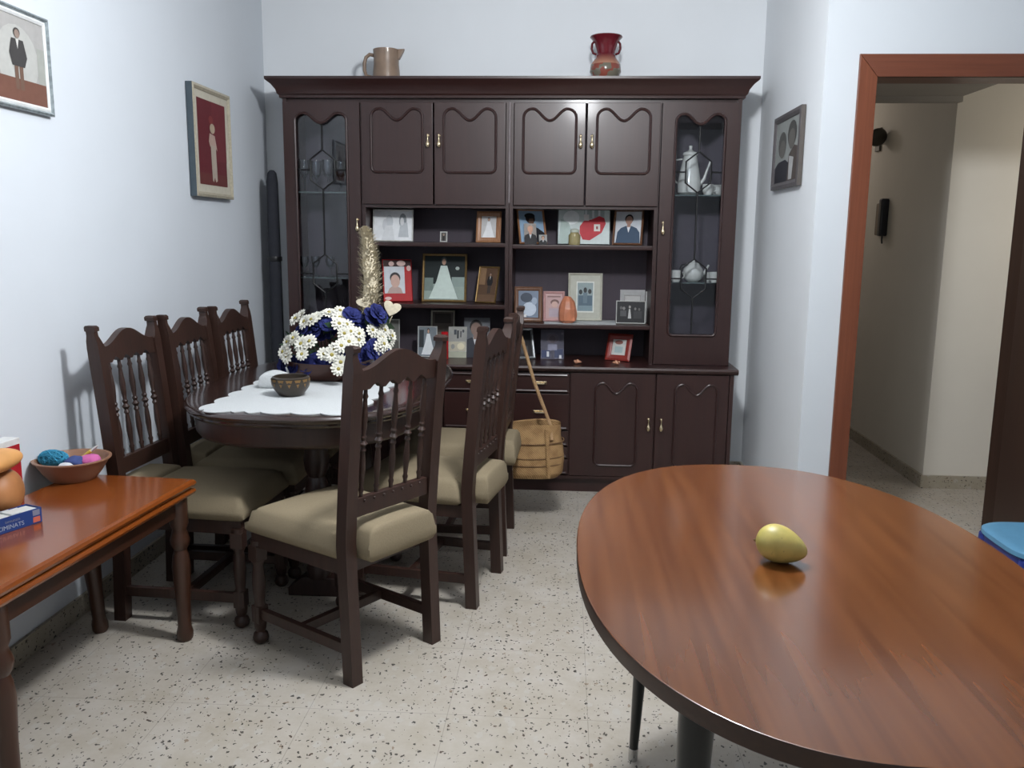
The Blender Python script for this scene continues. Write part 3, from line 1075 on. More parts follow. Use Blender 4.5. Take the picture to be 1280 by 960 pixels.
# left bay, counter
frame_thing('framed_photograph', 'pale-edged picture half hidden behind the daisies on the counter', 'photo frame', **put(462, 499, 402, 446, 4.74, ZC, 8, 14), fwid=0.006, fmat=WHTF, bg=(112, 112, 106), layers=[((84, 82, 78), rect(0.4, 1, 0.0, 0.4)), ((132, 150, 122), rect(0.3, 0.7, 0.7, 1))])
frame_thing('framed_photograph', 'small black-and-white wedding snapshot left of the red candle on the counter', 'photo frame', **put(522, 546, 415, 452, 4.72, ZC, 5, 14), fwid=0.004, fmat=WHTF, bg=(118, 126, 132), depth=0.006, layers=bride(0.55, 0.95, 0.05, 0.38, (228, 232, 234), (60, 60, 62)) + [((44, 48, 52), rect(0.05, 0.3, 0.3, 0.9))])
frame_thing('framed_photograph', 'grey-brown picture standing behind the red candle at the back of counter', 'photo frame', **put(538, 568, 396, 450, 4.84, ZC, 0, 8), fwid=0.01, fmat=CRMF, bg=(104, 94, 86), layers=[((70, 62, 58), rect(0.1, 0.9, 0.72, 0.96)), ((128, 118, 108), rect(0.1, 0.9, 0.1, 0.5))])
frame_thing('framed_photograph', 'white printed card with two small pictures right of the red candle', 'photo card', **put(560, 583, 417, 455, 4.70, ZC, 0, 12), fwid=0, fmat=None, bg=(222, 222, 216), layers=[((196, 190, 170), rect(0.04, 0.96, 0.22, 0.52)), ((226, 218, 190), ell(0.68, 0.37, 0.2, 0.11)), ((150, 152, 148), ell(0.25, 0.36, 0.1, 0.08)), ((60, 62, 66), rect(0.46, 0.56, 0.62, 0.88)), ((60, 62, 66), rect(0.64, 0.7, 0.66, 0.86)), ((80, 84, 90), rect(0.3, 0.44, 0.74, 0.9)), ((176, 178, 160), rect(0, 1, 0.0, 0.2)), ((90, 92, 96), ell(0.8, 0.86, 0.06, 0.05))])
frame_thing('framed_photograph', 'unframed portrait of man in grey suit behind the right-hand dining chairs', 'photo', **put(580, 612, 407, 456, 4.72, ZC, 3, 10), fwid=0, fmat=None, bg=(150, 154, 160), layers=bust(0.46, 0.94, 0.40, (58, 60, 68), (50, 46, 46), (140, 116, 106), a=0.65))
# right bay, top shelf
S1R = S1 - 0.006
frame_thing('framed_photograph', 'gold frame with dark-capped figure on blue ground at left of the top right shelf', 'photo frame', **put(650, 684, 259, 303, 4.74, S1R, 22, 20), fwid=0.011, fmat=TANF, bg=(150, 178, 204), layers=[((40, 40, 46), [(0.35, 0), (1, 0), (1, 0.3), (0.75, 0.45), (0.55, 0.5)]), ((56, 44, 42), ell(0.47, 0.75, 0.2, 0.16)), ((110, 84, 72), ell(0.5, 0.66, 0.11, 0.12)), ((34, 34, 38), ell(0.45, 0.84, 0.22, 0.09))])
frame_thing('loose_photograph', 'small loose portrait of bald man tucked against the blue-ground gold frame', 'photo', **put(656, 671, 277, 303, 4.705, S1R, 12, 16), fwid=0, fmat=None, bg=(226, 218, 212), layers=bust(0.5, 0.9, 0.36, (44, 42, 44), (200, 160, 140), (206, 160, 138), a=0.6), stand=False)
frame_thing('loose_photograph', 'tiny loose black-and-white snapshot at lower right of the blue-ground gold frame', 'photo', **put(674, 684, 291, 303, 4.70, S1R, 10, 16), fwid=0, fmat=None, bg=(216, 216, 214), layers=bust(0.5, 0.9, 0.4, (40, 40, 42), a=0.8), stand=False)
frame_thing('framed_photograph', 'large pale photograph with red heart-shaped patch in centre of the top right shelf', 'photo frame', **put(697, 763, 258, 304, 4.76, S1R, 0), fwid=0.005, fmat=SILV, bg=(206, 216, 214), layers=[((238, 242, 242), ell(0.25, 0.75, 0.16, 0.2)), ((170, 182, 182), rect(0.5, 0.9, 0.72, 1)), ((222, 226, 228), rect(0.52, 0.56, 0.7, 1)), ((222, 226, 228), rect(0.66, 0.7, 0.74, 1)), ((222, 226, 228), rect(0.78, 0.82, 0.74, 1)),
            ((190, 52, 62), [(0.48, 0.12), (0.62, 0.1), (0.85, 0.32), (0.93, 0.58), (0.9, 0.74), (0.8, 0.8), (0.66, 0.7), (0.5, 0.66), (0.42, 0.5), (0.42, 0.3)]), ((226, 222, 216), rect(0.70, 0.82, 0.36, 0.56)), ((150, 80, 80), rect(0.74, 0.78, 0.42, 0.5)), ((232, 228, 226), rect(0.5, 0.6, 0.66, 0.84)), ((176, 192, 186), [(0.0, 0.0), (0.35, 0.0), (0.2, 0.6), (0.05, 0.7)])])
frame_thing('framed_photograph', 'brown frame with man in blue-grey uniform at right end of the top right shelf', 'photo frame', **put(766, 803, 260, 305, 4.72, S1R, -12, 18), fwid=0.012, fmat=BRNF, bg=(196, 200, 206), layers=bust(0.52, 0.9, 0.33, (58, 76, 98), (36, 34, 36), (168, 132, 118), a=0.8))
JARM = mat('amber_jar', rgb(150, 138, 96), 0.15, var=0.1, coat=0.4)
q = ony(718, 300, 4.67)
j = thing('candle_jar', 'small greenish amber candle jar in front of the large pale photograph', 'candle jar', (q.x, 4.67, S1R + EPS))
mb = MB()
mb.lathe([(0, 0), (0.03, 0), (0.032, 0.006), (0.032, 0.05), (0.022, 0.062), (0.022, 0.07), (0.018, 0.07), (0.018, 0.06), (0, 0.055)], 24)
mb.build('jar', JARM, j)
mb = MB()
mb.lathe([(0, 0.066), (0.024, 0.066), (0.025, 0.078), (0.012, 0.086), (0, 0.087)], 20)
mb.build('lid', mat('pale_lid', rgb(190, 196, 184), 0.3), j)
# right bay, second shelf
q0, q1 = ony(680, 404, 4.66), ony(771, 404, 4.66)
mb = MB()
pts = []
n = 60
x0, x1, y0, y1 = q0.x, q1.x, YU + 0.02, 4.86
k = 14
for i in range(k * 4):
    u = i / (k * 4)
    pts.append((x0 + (x1 - x0) * u, y0 + 0.006 * abs(math.sin(u * k * PI))))
pts += [(x1, y1), (x0, y1)]
mb.prism(pts, S2R + 0.0004, S2R + 0.0022, 'XY')
tag(mb.build('shelf_runner', WHITEC, smooth=0), 'narrow white lace runner along the lower right shelf', 'runner')
RZ = S2R + 0.0022
frame_thing('framed_photograph', 'brown wooden frame with bluish picture at left end of the lower right shelf', 'photo frame', **put(643, 678, 360, 403, 4.71, S2R, 3), fwid=0.022, fmat=BRNF, bg=(120, 132, 150), layers=[((196, 206, 220), ell(0.55, 0.32, 0.35, 0.26)), ((70, 78, 92), ell(0.4, 0.75, 0.3, 0.18)), ((226, 226, 226), rect(0.04, 0.4, 0.02, 0.12)), ((210, 196, 180), rect(0.08, 0.22, 0.12, 0.32)), ((160, 172, 190), ell(0.8, 0.62, 0.14, 0.14))])
frame_thing('framed_photograph', 'pink frame with faded child picture left of the salt lamp', 'photo frame', **put(679, 706, 365, 402, 4.73, RZ, 3), fwid=0.014, fmat=PNKF, bg=(190, 158, 156), layers=[((120, 92, 88), ell(0.55, 0.66, 0.26, 0.12)), ((202, 168, 158), ell(0.55, 0.58, 0.2, 0.12)), ((176, 160, 170), rect(0.2, 0.9, 0.08, 0.42)), ((140, 110, 108), rect(0.1, 0.9, 0.86, 0.92))])
frame_thing('framed_photograph', 'tall cream matted frame with small group picture behind the salt lamp', 'photo frame', **put(710, 753, 342, 401, 4.80, RZ, 0, 8), fwid=0.012, fmat=CRMF, bg=(226, 228, 222), mat_w=0.034, mat_col=(188, 188, 176), layers=[((150, 164, 166), rect(0.06, 0.94, 0.04, 0.96)), ((92, 110, 124), rect(0.12, 0.9, 0.1, 0.55)), ((60, 64, 66), ell(0.24, 0.66, 0.1, 0.08)), ((64, 66, 68), ell(0.5, 0.72, 0.1, 0.09)), ((66, 66, 66), ell(0.76, 0.68, 0.1, 0.08)), ((110, 128, 138), rect(0.38, 0.62, 0.3, 0.64)), ((130, 150, 158), rect(0.1, 0.9, 0.06, 0.22))])
frame_thing('framed_photograph', 'white-bordered photograph standing behind the black group photograph', 'photo', **put(775, 806, 365, 405, 4.79, S2R, 0, 8), fwid=0, fmat=None, bg=(234, 234, 234), layers=[((150, 148, 146), rect(0.16, 0.84, 0.3, 0.84)), ((190, 188, 186), rect(0.2, 0.8, 0.62, 0.8)), ((90, 90, 90), rect(0.3, 0.5, 0.3, 0.6))])
frame_thing('framed_photograph', 'white-edged black group photograph in landscape format on the lower right shelf', 'photo frame', **put(770, 807, 377, 405, 4.70, S2R, -3), fwid=0.005, fmat=WHTF, bg=(34, 34, 36), depth=0.008, layers=[((190, 190, 188), [(0.40, 0.2), (0.52, 0.2), (0.48, 0.65), (0.43, 0.65)]), ((150, 146, 142), ell(0.46, 0.75, 0.04, 0.07)), ((120, 118, 116), ell(0.25, 0.68, 0.05, 0.08)), ((92, 90, 90), ell(0.15, 0.7, 0.05, 0.08)), ((78, 78, 80), rect(0.12, 0.34, 0.3, 0.58)), ((110, 108, 106), ell(0.66, 0.66, 0.04, 0.07)), ((88, 86, 84), ell(0.8, 0.64, 0.04, 0.07)), ((54, 54, 56), rect(0.6, 0.9, 0.2, 0.55))])
frame_thing('framed_photograph', 'narrow white upright picture edge at far right end of the lower right shelf', 'photo', **put(807, 813, 366, 404, 4.80, S2R, 0, 8), fwid=0, fmat=None, bg=(228, 228, 226), layers=[((60, 56, 54), rect(0.5, 1, 0, 0.5))])
# salt lamp
q = ony(709, 402, 4.67)
mb = MB()
rs = random.Random(3)
pr = [(0.030, 0.0), (0.046, 0.012), (0.051, 0.04), (0.047, 0.08), (0.036, 0.115), (0.016, 0.142)]
loops = []
for r_, z_ in pr:
    loops.append([(r_ * (1 + rs.uniform(-0.1, 0.1)) * math.cos(2 * PI * k / 10), r_ * (1 + rs.uniform(-0.1, 0.1)) * math.sin(2 * PI * k / 10), z_ + rs.uniform(-0.004, 0.004) * (z_ > 0)) for k in range(10)])
mb.rings(loops)
tag(mb.build('salt_crystal', mat('orange_salt', rgb(196, 124, 92), 0.45, var=0.22, scale=14), smooth=0, loc=(q.x, 4.67, RZ + EPS)), 'rough orange salt crystal standing on the lower right shelf', 'salt lamp')
# right bay, counter
frame_thing('framed_photograph', 'silver-white tilted frame with dark picture beside the basket strap on the counter', 'photo frame', **put(646, 669, 414, 451, 4.70, ZC, 22, 20), fwid=0.014, fmat=SILV, bg=(44, 42, 44), layers=[((120, 116, 112), ell(0.4, 0.5, 0.14, 0.2)), ((80, 78, 78), rect(0.2, 0.7, 0.1, 0.4))])
frame_thing('framed_photograph', 'frameless greyish-violet couple photograph on the right counter', 'photo', **put(676, 705, 415, 451, 4.72, ZC, 3, 12), fwid=0, fmat=None, bg=(136, 134, 150), layers=[((112, 104, 116), ell(0.5, 0.7, 0.26, 0.16)), ((92, 84, 92), ell(0.5, 0.68, 0.14, 0.12)), ((70, 78, 110), rect(0.04, 0.4, 0.05, 0.3)), ((74, 80, 108), rect(0.6, 0.96, 0.05, 0.34)), ((220, 222, 226), rect(0.26, 0.36, 0.08, 0.26)), ((220, 222, 226), rect(0.8, 0.9, 0.02, 0.14)), ((150, 150, 170), rect(0.3, 0.7, 0.3, 0.5))])
frame_thing('framed_photograph', 'rust-red frame with small white picture leaning at right end of the counter', 'photo frame', **put(757, 787, 423, 455, 4.70, ZC, -22, 22), fwid=0.032, fmat=RUSF, bg=(206, 206, 202), layers=[((150, 100, 92), ell(0.45, 0.82, 0.3, 0.14)), ((170, 188, 190), rect(0.2, 0.8, 0.15, 0.55))])
SHM = mat('seashell', rgb(206, 150, 120), 0.3, var=0.18, scale=40, coat=0.3)


def shell(label, loc, rz, s):
    mb = MB()
    pts = []
    rad = []
    for i in range(40):
        t = i / 39
        a = t * 4.2 * PI
        pts.append((s * (t * 1.6 - 0.9), s * 0.18 * (1 - 0.4 * t) * math.cos(a), s * (0.44 + 0.18 * (1 - 0.4 * t) * math.sin(a))))
        rad.append(s * (0.05 + 0.36 * math.sin(PI * min(1, 0.12 + 0.84 * t)) ** 1.2 * (0.55 + 0.45 * (1 - abs(2 * t - 0.9)))))
    mb.tube(pts, rad, 12)
    mb.lathe([(0, 0), (0.1 * s, 0.002), (0.5 * s, 0.2 * s), (0.62 * s, 0.42 * s), (0.4 * s, 0.66 * s), (0, 0.72 * s)], 14, (0.1 * s, 0, 0), sx=1.3, sy=0.8)
    lo = min(v.co.z for v in mb.bm.verts)
    o = mb.build('seashell', SHM, loc=(loc[0], loc[1], loc[2] - lo))
    o.rotation_euler = (0, 0, rz)
    return tag(o, label, 'seashell')


q = onz(722, 454, ZC)
shell('pinkish seashell alone in the middle of the right counter', (q.x, 4.56, ZC + EPS), R(-15), 0.024)
q = onz(770, 456, ZC)
shell('orange seashell in front of the rust-red frame', (q.x, 4.56, ZC + EPS), R(170), 0.023)
# red candle
q = ony(556, 440, 4.66)
cd = thing('candle', 'tall red candle on the counter behind the head chair', 'candle', (q.x, 4.66, ZC + EPS))
mb = MB()
mb.lathe([(0, 0), (0.019, 0), (0.02, 0.004), (0.02, 0.145), (0.017, 0.147), (0, 0.142)], 20)
mb.build('wax', mat('red_wax', rgb(186, 20, 30), 0.4, var=0.06, spec=0.4), cd)
mb = MB()
mb.tube([(0, 0, 0.14), (0, 0, 0.158), (0.002, 0, 0.165)], 0.0015, 6)
mb.build('wick', BLACK, cd)

# dark roll in the gap
q = ony(345, 300, 4.62)
roll_ = thing('rolled_mat', 'dark rolled mat standing in the gap between left wall and wall unit', 'rolled mat', (-1.59, 4.70, 0.0))
mb = MB()
mb.lathe([(0, 0), (0.034, 0.0), (0.036, 0.01), (0.035, 0.8), (0.032, 1.4), (0.030, 1.62), (0.024, 1.67), (0.012, 1.685), (0, 1.687)], 18)
DRK = mat('dark_cloth', rgb(38, 40, 48), 0.85, var=0.1)
mb.build('roll', DRK, roll_)
mb = MB()
for z in (0.45, 1.2):
    mb.lathe([(0.0365, z), (0.039, z + 0.004), (0.039, z + 0.022), (0.0365, z + 0.026)], 18)
mb.build('tie_band', BLACK, roll_)

# ------------------------------------------------------------------ wall pictures
def wall_picture(label, loc, yaw, w, h, fwid, fmat, side_mat, bg, layers, mat_w, mat_col, depth, tilt, inner=None):
    t = thing('wall_picture', label, 'picture', loc, yaw, 'framed pictures on the walls')
    X = Matrix.Rotation(tilt, 4, 'X')
    mb = MB()
    mb.T = X
    a = w / 2
    prof = [(0, 0.0), (0, -depth), (fwid * 0.5, -depth - 0.004), (fwid, -depth + 0.004), (fwid, 0.0)]
    loops = [[(-a + q_, y, q_), (a - q_, y, q_), (a - q_, y, h - q_), (-a + q_, y, h - q_)] for q_, y in prof]
    mb.rings(loops[:2], side_mat, cap0=False, cap1=False)
    mb.rings(loops[1:], fmat, cap0=False, cap1=False)
    mb.build('frame', None, t, 25)
    if inner:
        mb = MB()
        mb.T = X
        f2 = inner[0]
        lp = [(fwid, -depth + 0.004), (fwid + f2 * 0.5, -depth + 0.001), (fwid + f2, -depth + 0.005), (fwid + f2, -depth + 0.009)]
        mb.rings([[(-a + q_, y, q_), (a - q_, y, q_), (a - q_, y, h - q_), (-a + q_, y, h - q_)] for q_, y in lp], inner[1], cap0=False, cap1=False)
        mb.build('inner_edge', None, t, 25)
        fwid += f2
    mb = MB()
    mb.T = X
    x0, x1, z0, z1 = -a + fwid, a - fwid, fwid, h - fwid
    y = -depth + 0.008
    if mat_w:
        mb.poly([(x0, y, z0), (x1, y, z0), (x1, y, z1), (x0, y, z1)], flat(mat_col))
        x0, x1, z0, z1 = x0 + mat_w, x1 - mat_w, z0 + mat_w, z1 - mat_w
        y -= 0.0008
    mb.poly([(x0, y, z0), (x1, y, z0), (x1, y, z1), (x0, y, z1)], flat(bg))
    for k, (c, pl) in enumerate(layers):
        yy = y - 0.0003 * (k + 1)
        mb.poly([(x0 + min(max(u, 0), 1) * (x1 - x0), yy, z0 + min(max(v, 0), 1) * (z1 - z0)) for u, v in pl], flat(c))
    mb.build('print', None, t, 0)
    return t


# picture planes: local -Y faces the room
pa, pb = onx(60, 25, XL + 0.02), onx(62.5, 145, XL + 0.02)
w1 = 0.30
wall_picture('white and silver framed portrait of standing man in dark jacket on the left wall', (XL + 0.003, pa.y - w1 / 2, pb.z), R(90), w1, pa.z - pb.z, 0.012, mat('mottled_silver', rgb(150, 160, 164), 0.3, 0.4, 0.35, 60), SILV, (176, 174, 172),
             [((190, 190, 186), ell(0.45, 0.5, 0.42, 0.4, 20)), ((168, 170, 164), rect(0.85, 1, 0.25, 0.7)), ((120, 84, 72), rect(0, 1, 0, 0.27))] + standing(0.45, 0.86, 0.14, 0.20, (72, 70, 70), (116, 92, 80), (74, 70, 68), (150, 132, 122)), 0.0, (235, 235, 235), 0.016, 0.0, (0.013, mat('white_bead', rgb(236, 238, 238), 0.3)))
pa, pb, pc, pd = onx(240, 99.5, XL + 0.035), onx(287.5, 122, XL + 0.035), onx(238, 243, XL + 0.035), onx(289, 250, XL + 0.035)
w2 = pb.y - pa.y
wall_picture('cream framed red picture of white-dressed figure on the left wall by the wall unit', (XL + 0.003, (pa.y + pb.y) / 2, (pc.z + pd.z) / 2), R(90), w2, (pa.z + pb.z) / 2 - (pc.z + pd.z) / 2, 0.022, mat('pale_gold_frame', rgb(186, 178, 158), 0.45, 0.1, 0.12, 90), mat('slate_side', rgb(70, 82, 90), 0.5), (106, 48, 54),
             [((108, 60, 58), rect(0, 1, 0, 0.14)), ((114, 52, 58), rect(0.5, 1, 0.3, 1)), ((132, 64, 64), ell(0.46, 0.78, 0.08, 0.05)), ((190, 164, 152), [(0.40, 0.62), (0.58, 0.6), (0.66, 0.42), (0.6, 0.45), (0.5, 0.48), (0.4, 0.46), (0.36, 0.52)]), ((186, 172, 158), [(0.42, 0.48), (0.6, 0.48), (0.62, 0.06), (0.56, 0.04), (0.52, 0.1), (0.48, 0.04), (0.44, 0.06)]), ((190, 172, 150), ell(0.5, 0.68, 0.09, 0.06))], 0.035, (206, 200, 184), 0.03, 0.0)
pa, pb, pc, pd = onx(968.7, 150, XR - 0.02), onx(1002.4, 130.3, XR - 0.02), onx(965, 239, XR - 0.02), onx(998.4, 230, XR - 0.02)
w3 = (pa.y - pb.y + pc.y - pd.y) / 2
z3 = (pc.z + pd.z) / 2
wall_picture('dark framed grey portrait of couple on the right wall beside the doorway', (XR - 0.003, (pa.y + pb.y) / 2 - 0.01, z3), R(-90), w3, (pa.z + pb.z) / 2 - z3, 0.03, mat('dark_frame_hazed', rgb(98, 94, 96), 0.4), mat('brown_grey_side', rgb(84, 78, 74), 0.45), (158, 162, 160),  # frame greys lightened, veiling haze mixed into the colour
             [((58, 58, 64), [(0, 0), (0.62, 0), (0.62, 0.28), (0.45, 0.36), (0.15, 0.34), (0, 0.26)]), ((92, 84, 80), [(0.55, 0), (1, 0), (1, 0.5), (0.8, 0.55), (0.6, 0.42)]), ((190, 190, 190), [(0.62, 0.02), (0.76, 0.02), (0.8, 0.36), (0.62, 0.4)]), ((98, 98, 96), ell(0.30, 0.62, 0.17, 0.21)), ((118, 116, 112), ell(0.32, 0.54, 0.12, 0.15)), ((84, 84, 82), ell(0.70, 0.74, 0.18, 0.21)), ((112, 110, 106), ell(0.70, 0.66, 0.13, 0.16))], 0.0, (150, 150, 150), 0.02, 0.0)

# ------------------------------------------------------------------ passage things
q = onx(1104, 173, 2.0)
hk = thing('wall_fitting', 'small dark round wall fitting high in the passage beside the door frame', 'wall fitting', (2.0, q.y, q.z))
mb = MB()
mb.box(-0.014, 0, 0.02, 0.10, -0.075, 0.07, 0.003)
mb.tube([(-0.01, 0.05, -0.02), (-0.05, 0.0, -0.012), (-0.06, -0.04, 0.0)], 0.010, 8)
mb.build('bracket', mat('olive_plate', rgb(96, 92, 82), 0.5), hk)
mb = MB()
mb.lathe([(0, -0.02), (0.03, -0.02), (0.05, -0.01), (0.058, 0.0), (0.05, 0.012), (0.02, 0.02), (0, 0.02)], 24, X=Matrix.Translation((-0.055, -0.06, 0.0)) @ Matrix.Rotation(R(90), 4, 'X') @ Matrix.Rotation(R(20), 4, 'X'))
mb.build('round_head', mat('olive_metal', rgb(70, 66, 58), 0.4, 0.2), hk)
q = onx(1107, 273, 2.0)
ic = thing('wall_intercom', 'dark intercom handset on its beige base on the passage wall', 'intercom', (2.0, q.y, q.z - 0.105))
mb = MB()
mb.box(-0.03, 0, 0.0, 0.10, 0, 0.20, 0.008)
mb.build('back_plate', mat('beige_plastic', rgb(128, 114, 100), 0.5), ic)
mb = MB()
mb.box(-0.05, 0, -0.05, -0.001, -0.005, 0.225, 0.010, seg=3)
mb.tube([(-0.02, -0.02, 0), (-0.02, -0.018, -0.03), (-0.015, -0.012, -0.05)], 0.005, 8)
mb.build('handset', mat('dark_plastic', rgb(30, 33, 42), 0.35), ic)
q = ony(1245, 556, 4.80)
mb = MB()
mb.rings([[(q.x + a_ * w_ * 0.5, 4.80 - 0.004 - d_, q.z + z_) for a_, d_ in ((-1, 0), (-0.6, th), (0.6, th), (1, 0))] for z_, w_, th in ((-0.055, 0.05, 0.012), (-0.03, 0.085, 0.03), (0.01, 0.09, 0.032), (0.04, 0.07, 0.02), (0.055, 0.03, 0.01))])
mb.tube([(q.x - 0.01, 4.79, q.z + 0.05), (q.x, 4.79, q.z + 0.085), (q.x + 0.01, 4.79, q.z + 0.05)], 0.004, 6)
tag(mb.build('wall_pouch', mat('red_cloth', rgb(150, 36, 28), 0.6), smooth=60), 'small red pouch hanging low on the wall between the passage pillar and dark door leaf', 'pouch')

# ------------------------------------------------------------------ dining chairs
chair = thing('dining_chair', 'x', 'chair', group='dark spindle-back chairs around the oval table')


def turned(mb, c0, c1, prof, seg=14):
    """lathe along the segment c0->c1, prof = [(t 0..1, radius)]"""
    a, b2 = Vector(c0), Vector(c1)
    pts = [a.lerp(b2, t_) for t_, _ in prof]
    mb.tube(pts, [r_ for _, r_ in prof], seg)


def backy(z):
    """the y of the back posts at height z"""
    if z < 0.44:
        return -0.012 + 0.018 * z / 0.44
    k = (z - 0.44) / 0.6
    return 0.006 - 0.056 * k ** 1.15


PW, PX_ = 0.021, 0.178
for s in (-1, 1):
    mb = MB()
    zs = [0, 0.12, 0.25, 0.38, 0.44, 0.5, 0.6, 0.7, 0.8, 0.9, 0.962]
    fr = [(backy(z) + 0.021, z) for z in zs]
    bk = [(backy(z) - 0.021, z) for z in zs][::-1]
    mb.prism(fr + bk, s * PX_ - PW, s * PX_ + PW, 'YZ')
    yt = backy(1.0)
    xo = s * (PX_ + PW)
    loops = []
    for z, wi, dd in ((0.962, 0.042, 0.021), (0.988, 0.028, 0.019), (1.006, 0.021, 0.015), (1.020, 0.020, 0.015), (1.022, 0.026, 0.0185), (1.034, 0.027, 0.0185), (1.040, 0.022, 0.014)):
        y_ = backy(z)
        xs = sorted((xo - s * (0.002 if z > 1.02 else 0.0) + (s * 0.003 if z > 1.02 else 0), xo - s * wi))
        loops.append([(xs[0], y_ - dd, z), (xs[1], y_ - dd, z), (xs[1], y_ + dd, z), (xs[0], y_ + dd, z)])
    mb.rings(loops)
    mb.build('back_leg', CHW, chair, 30)
# crest rail
pts = []
xi = PX_ - PW
n = 40
for i in range(n + 1):
    x = -xi + 2 * xi * i / n
    u = x / xi
    pts.append((x, 0.966 + 0.052 * (0.5 + 0.5 * math.cos(PI * min(1, abs(u) / 0.95))) - 0.004 * (1 - abs(u))))
bot = []
ngap = 6
for i in range(96, -1, -1):
    x = -xi + 2 * xi * i / 96
    t_ = ((x + 0.126) / 0.063) % 1.0 if abs(x) < 0.126 else 0.0
    arch = max(0, 1 - abs(t_ - 0.5) * 2.6)
    bot.append((x, 0.908 + 0.018 * arch ** 0.8))
mb = MB()
sh = (backy(1.0) - backy(0.9)) / 0.1
X = Matrix(((1, 0, 0, 0), (0, 1, sh, backy(0.9) - sh * 0.9), (0, 0, 1, 0), (0, 0, 0, 1)))
mb.prism(pts + bot, -0.011, 0.013, 'XZ', X=X)
mb.build('crest_rail', CHW, chair, 30)
mb = MB()
Yr = backy(0.57)
mb.box(-xi, xi, Yr - 0.012, Yr + 0.012, 0.520, 0.578, 0.004)
for k in range(7):
    xk = -0.12 + 0.04 * k
    mb.ball((xk, Yr - 0.012, 0.566), 0.005, seg=8, rings=6)
mb.build('lower_rail', CHW, chair)
sp = [(0, .0052), (.05, .0058), (.08, .0080), (.10, .0056), (.14, .0064), (.26, .0092), (.36, .0076), (.42, .0056), (.44, .0088), (.47, .0058), (.50, .0116), (.53, .0058), (.56, .0088), (.58, .0056), (.64, .0076), (.74, .0092), (.86, .0064), (.90, .0056), (.92, .0080), (.95, .0054), (1, .0052)]
for k in range(5):
    xk = 0.063 * (k - 2)
    mb = MB()
    turned(mb, (xk, backy(0.577), 0.573), (xk, backy(0.912) + 0.001, 0.912), [(a_, b_ * 1.15) for a_, b_ in sp], 10)
    mb.build('spindle', CHW, chair)
# seat
mb = MB()
tp = bmesh.new()
out = [(-0.190, 0.030), (0.190, 0.030), (0.204, 0.462), (-0.204, 0.462)]


def cushion(out, z0, z1, crown, n=24, rr=0.032):
    """rounded pad over a trapezoid"""
    loops_grid = []
    tb = bmesh.new()
    V = {}
    for iz in (0, 1):
        for i in range(n + 1):
            for jx in range(n + 1):
                u, v = i / n, jx / n
                y = out[0][1] + (out[2][1] - out[0][1]) * v
                wl = out[0][0] + (out[3][0] - out[0][0]) * v
                wr = out[1][0] + (out[2][0] - out[1][0]) * v
                x = wl + (wr - wl) * u
                ed = min(u, 1 - u, v, 1 - v)
                e = min(1, ed / 0.14)
                rnd = math.sqrt(max(0, 1 - (1 - e) ** 2))
                if iz:
                    z = z0 + (z1 - z0) * (0.45 + 0.55 * rnd) + crown * math.sin(PI * u) * math.sin(PI * v)
                else:
                    z = z0 + (z1 - z0) * 0.22 * (1 - rnd)
                V[iz, i, jx] = tb.verts.new((x, y, z))
    for i in range(n):
        for jx in range(n):
            tb.faces.new((V[1, i, jx], V[1, i + 1, jx], V[1, i + 1, jx + 1], V[1, i, jx + 1]))
            tb.faces.new((V[0, i, jx + 1], V[0, i + 1, jx + 1], V[0, i + 1, jx], V[0, i, jx]))
    for k in range(n):
        tb.faces.new((V[0, k, 0], V[0, k + 1, 0], V[1, k + 1, 0], V[1, k, 0]))
        tb.faces.new((V[0, k + 1, n], V[0, k, n], V[1, k, n], V[1, k + 1, n]))
        tb.faces.new((V[0, 0, k + 1], V[0, 0, k], V[1, 0, k], V[1, 0, k + 1]))
        tb.faces.new((V[0, n, k], V[0, n, k + 1], V[1, n, k + 1], V[1, n, k]))
    return tb


tp.free()
mb.add(cushion(out, 0.375, 0.472, 0.016))
mb.add(cushion([(-0.148, -0.062), (0.148, -0.062), (0.150, 0.08), (-0.150, 0.08)], 0.38, 0.486, 0.01))
mb.build('seat', FABRIC, chair, 60)['label'] = 'beige upholstered seat pad'
mb = MB()
mb.prism([(-0.178, 0.02), (0.178, 0.02), (0.192, 0.445), (-0.192, 0.445)], 0.338, 0.384, 'XY')
mb.build('seat_rail', CHW, chair)
# front legs (turned, ball feet)
fl = [(0, .013), (.03, .024), (.06, .027), (.10, .023), (.12, .015), (.15, .019), (.19, .021), (.36, .0215), (.40, .016), (.45, .019), (.6, .0225), (.72, .019), (.76, .016), (.80, .022), (1, .022)]
for s in (-1, 1):
    mb = MB()
    turned(mb, (s * 0.181, 0.43, 0), (s * 0.181, 0.43, 0.36), fl)
    mb.box(s * 0.181 - 0.02, s * 0.181 + 0.02, 0.41, 0.45, 0.075, 0.135, 0.003)
    mb.box(s * 0.181 - 0.022, s * 0.181 + 0.022, 0.408, 0.452, 0.29, 0.345, 0.003)
    mb.build('front_leg', CHW, chair)
    mb = MB()
    xa, xb = s * 0.178, s * 0.181
    mb.prism([(xa - 0.011, 0.010), (xa + 0.011, 0.010), (xb + 0.011, 0.412), (xb - 0.011, 0.412)], 0.090, 0.125, 'XY', bev=0.003)
    mb.build('side_stretcher', CHW, chair)
mb = MB()
mb.box(-0.178, 0.178, 0.215, 0.239, 0.092, 0.123, 0.003)
mb.build('cross_stretcher', CHW, chair)


def place_chair(c, x, y, fx, fy, label):
    c.location = (x, y, 0)
    c.rotation_euler = (0, 0, math.atan2(fy, fx) - PI / 2)
    c['label'] = label
    return c


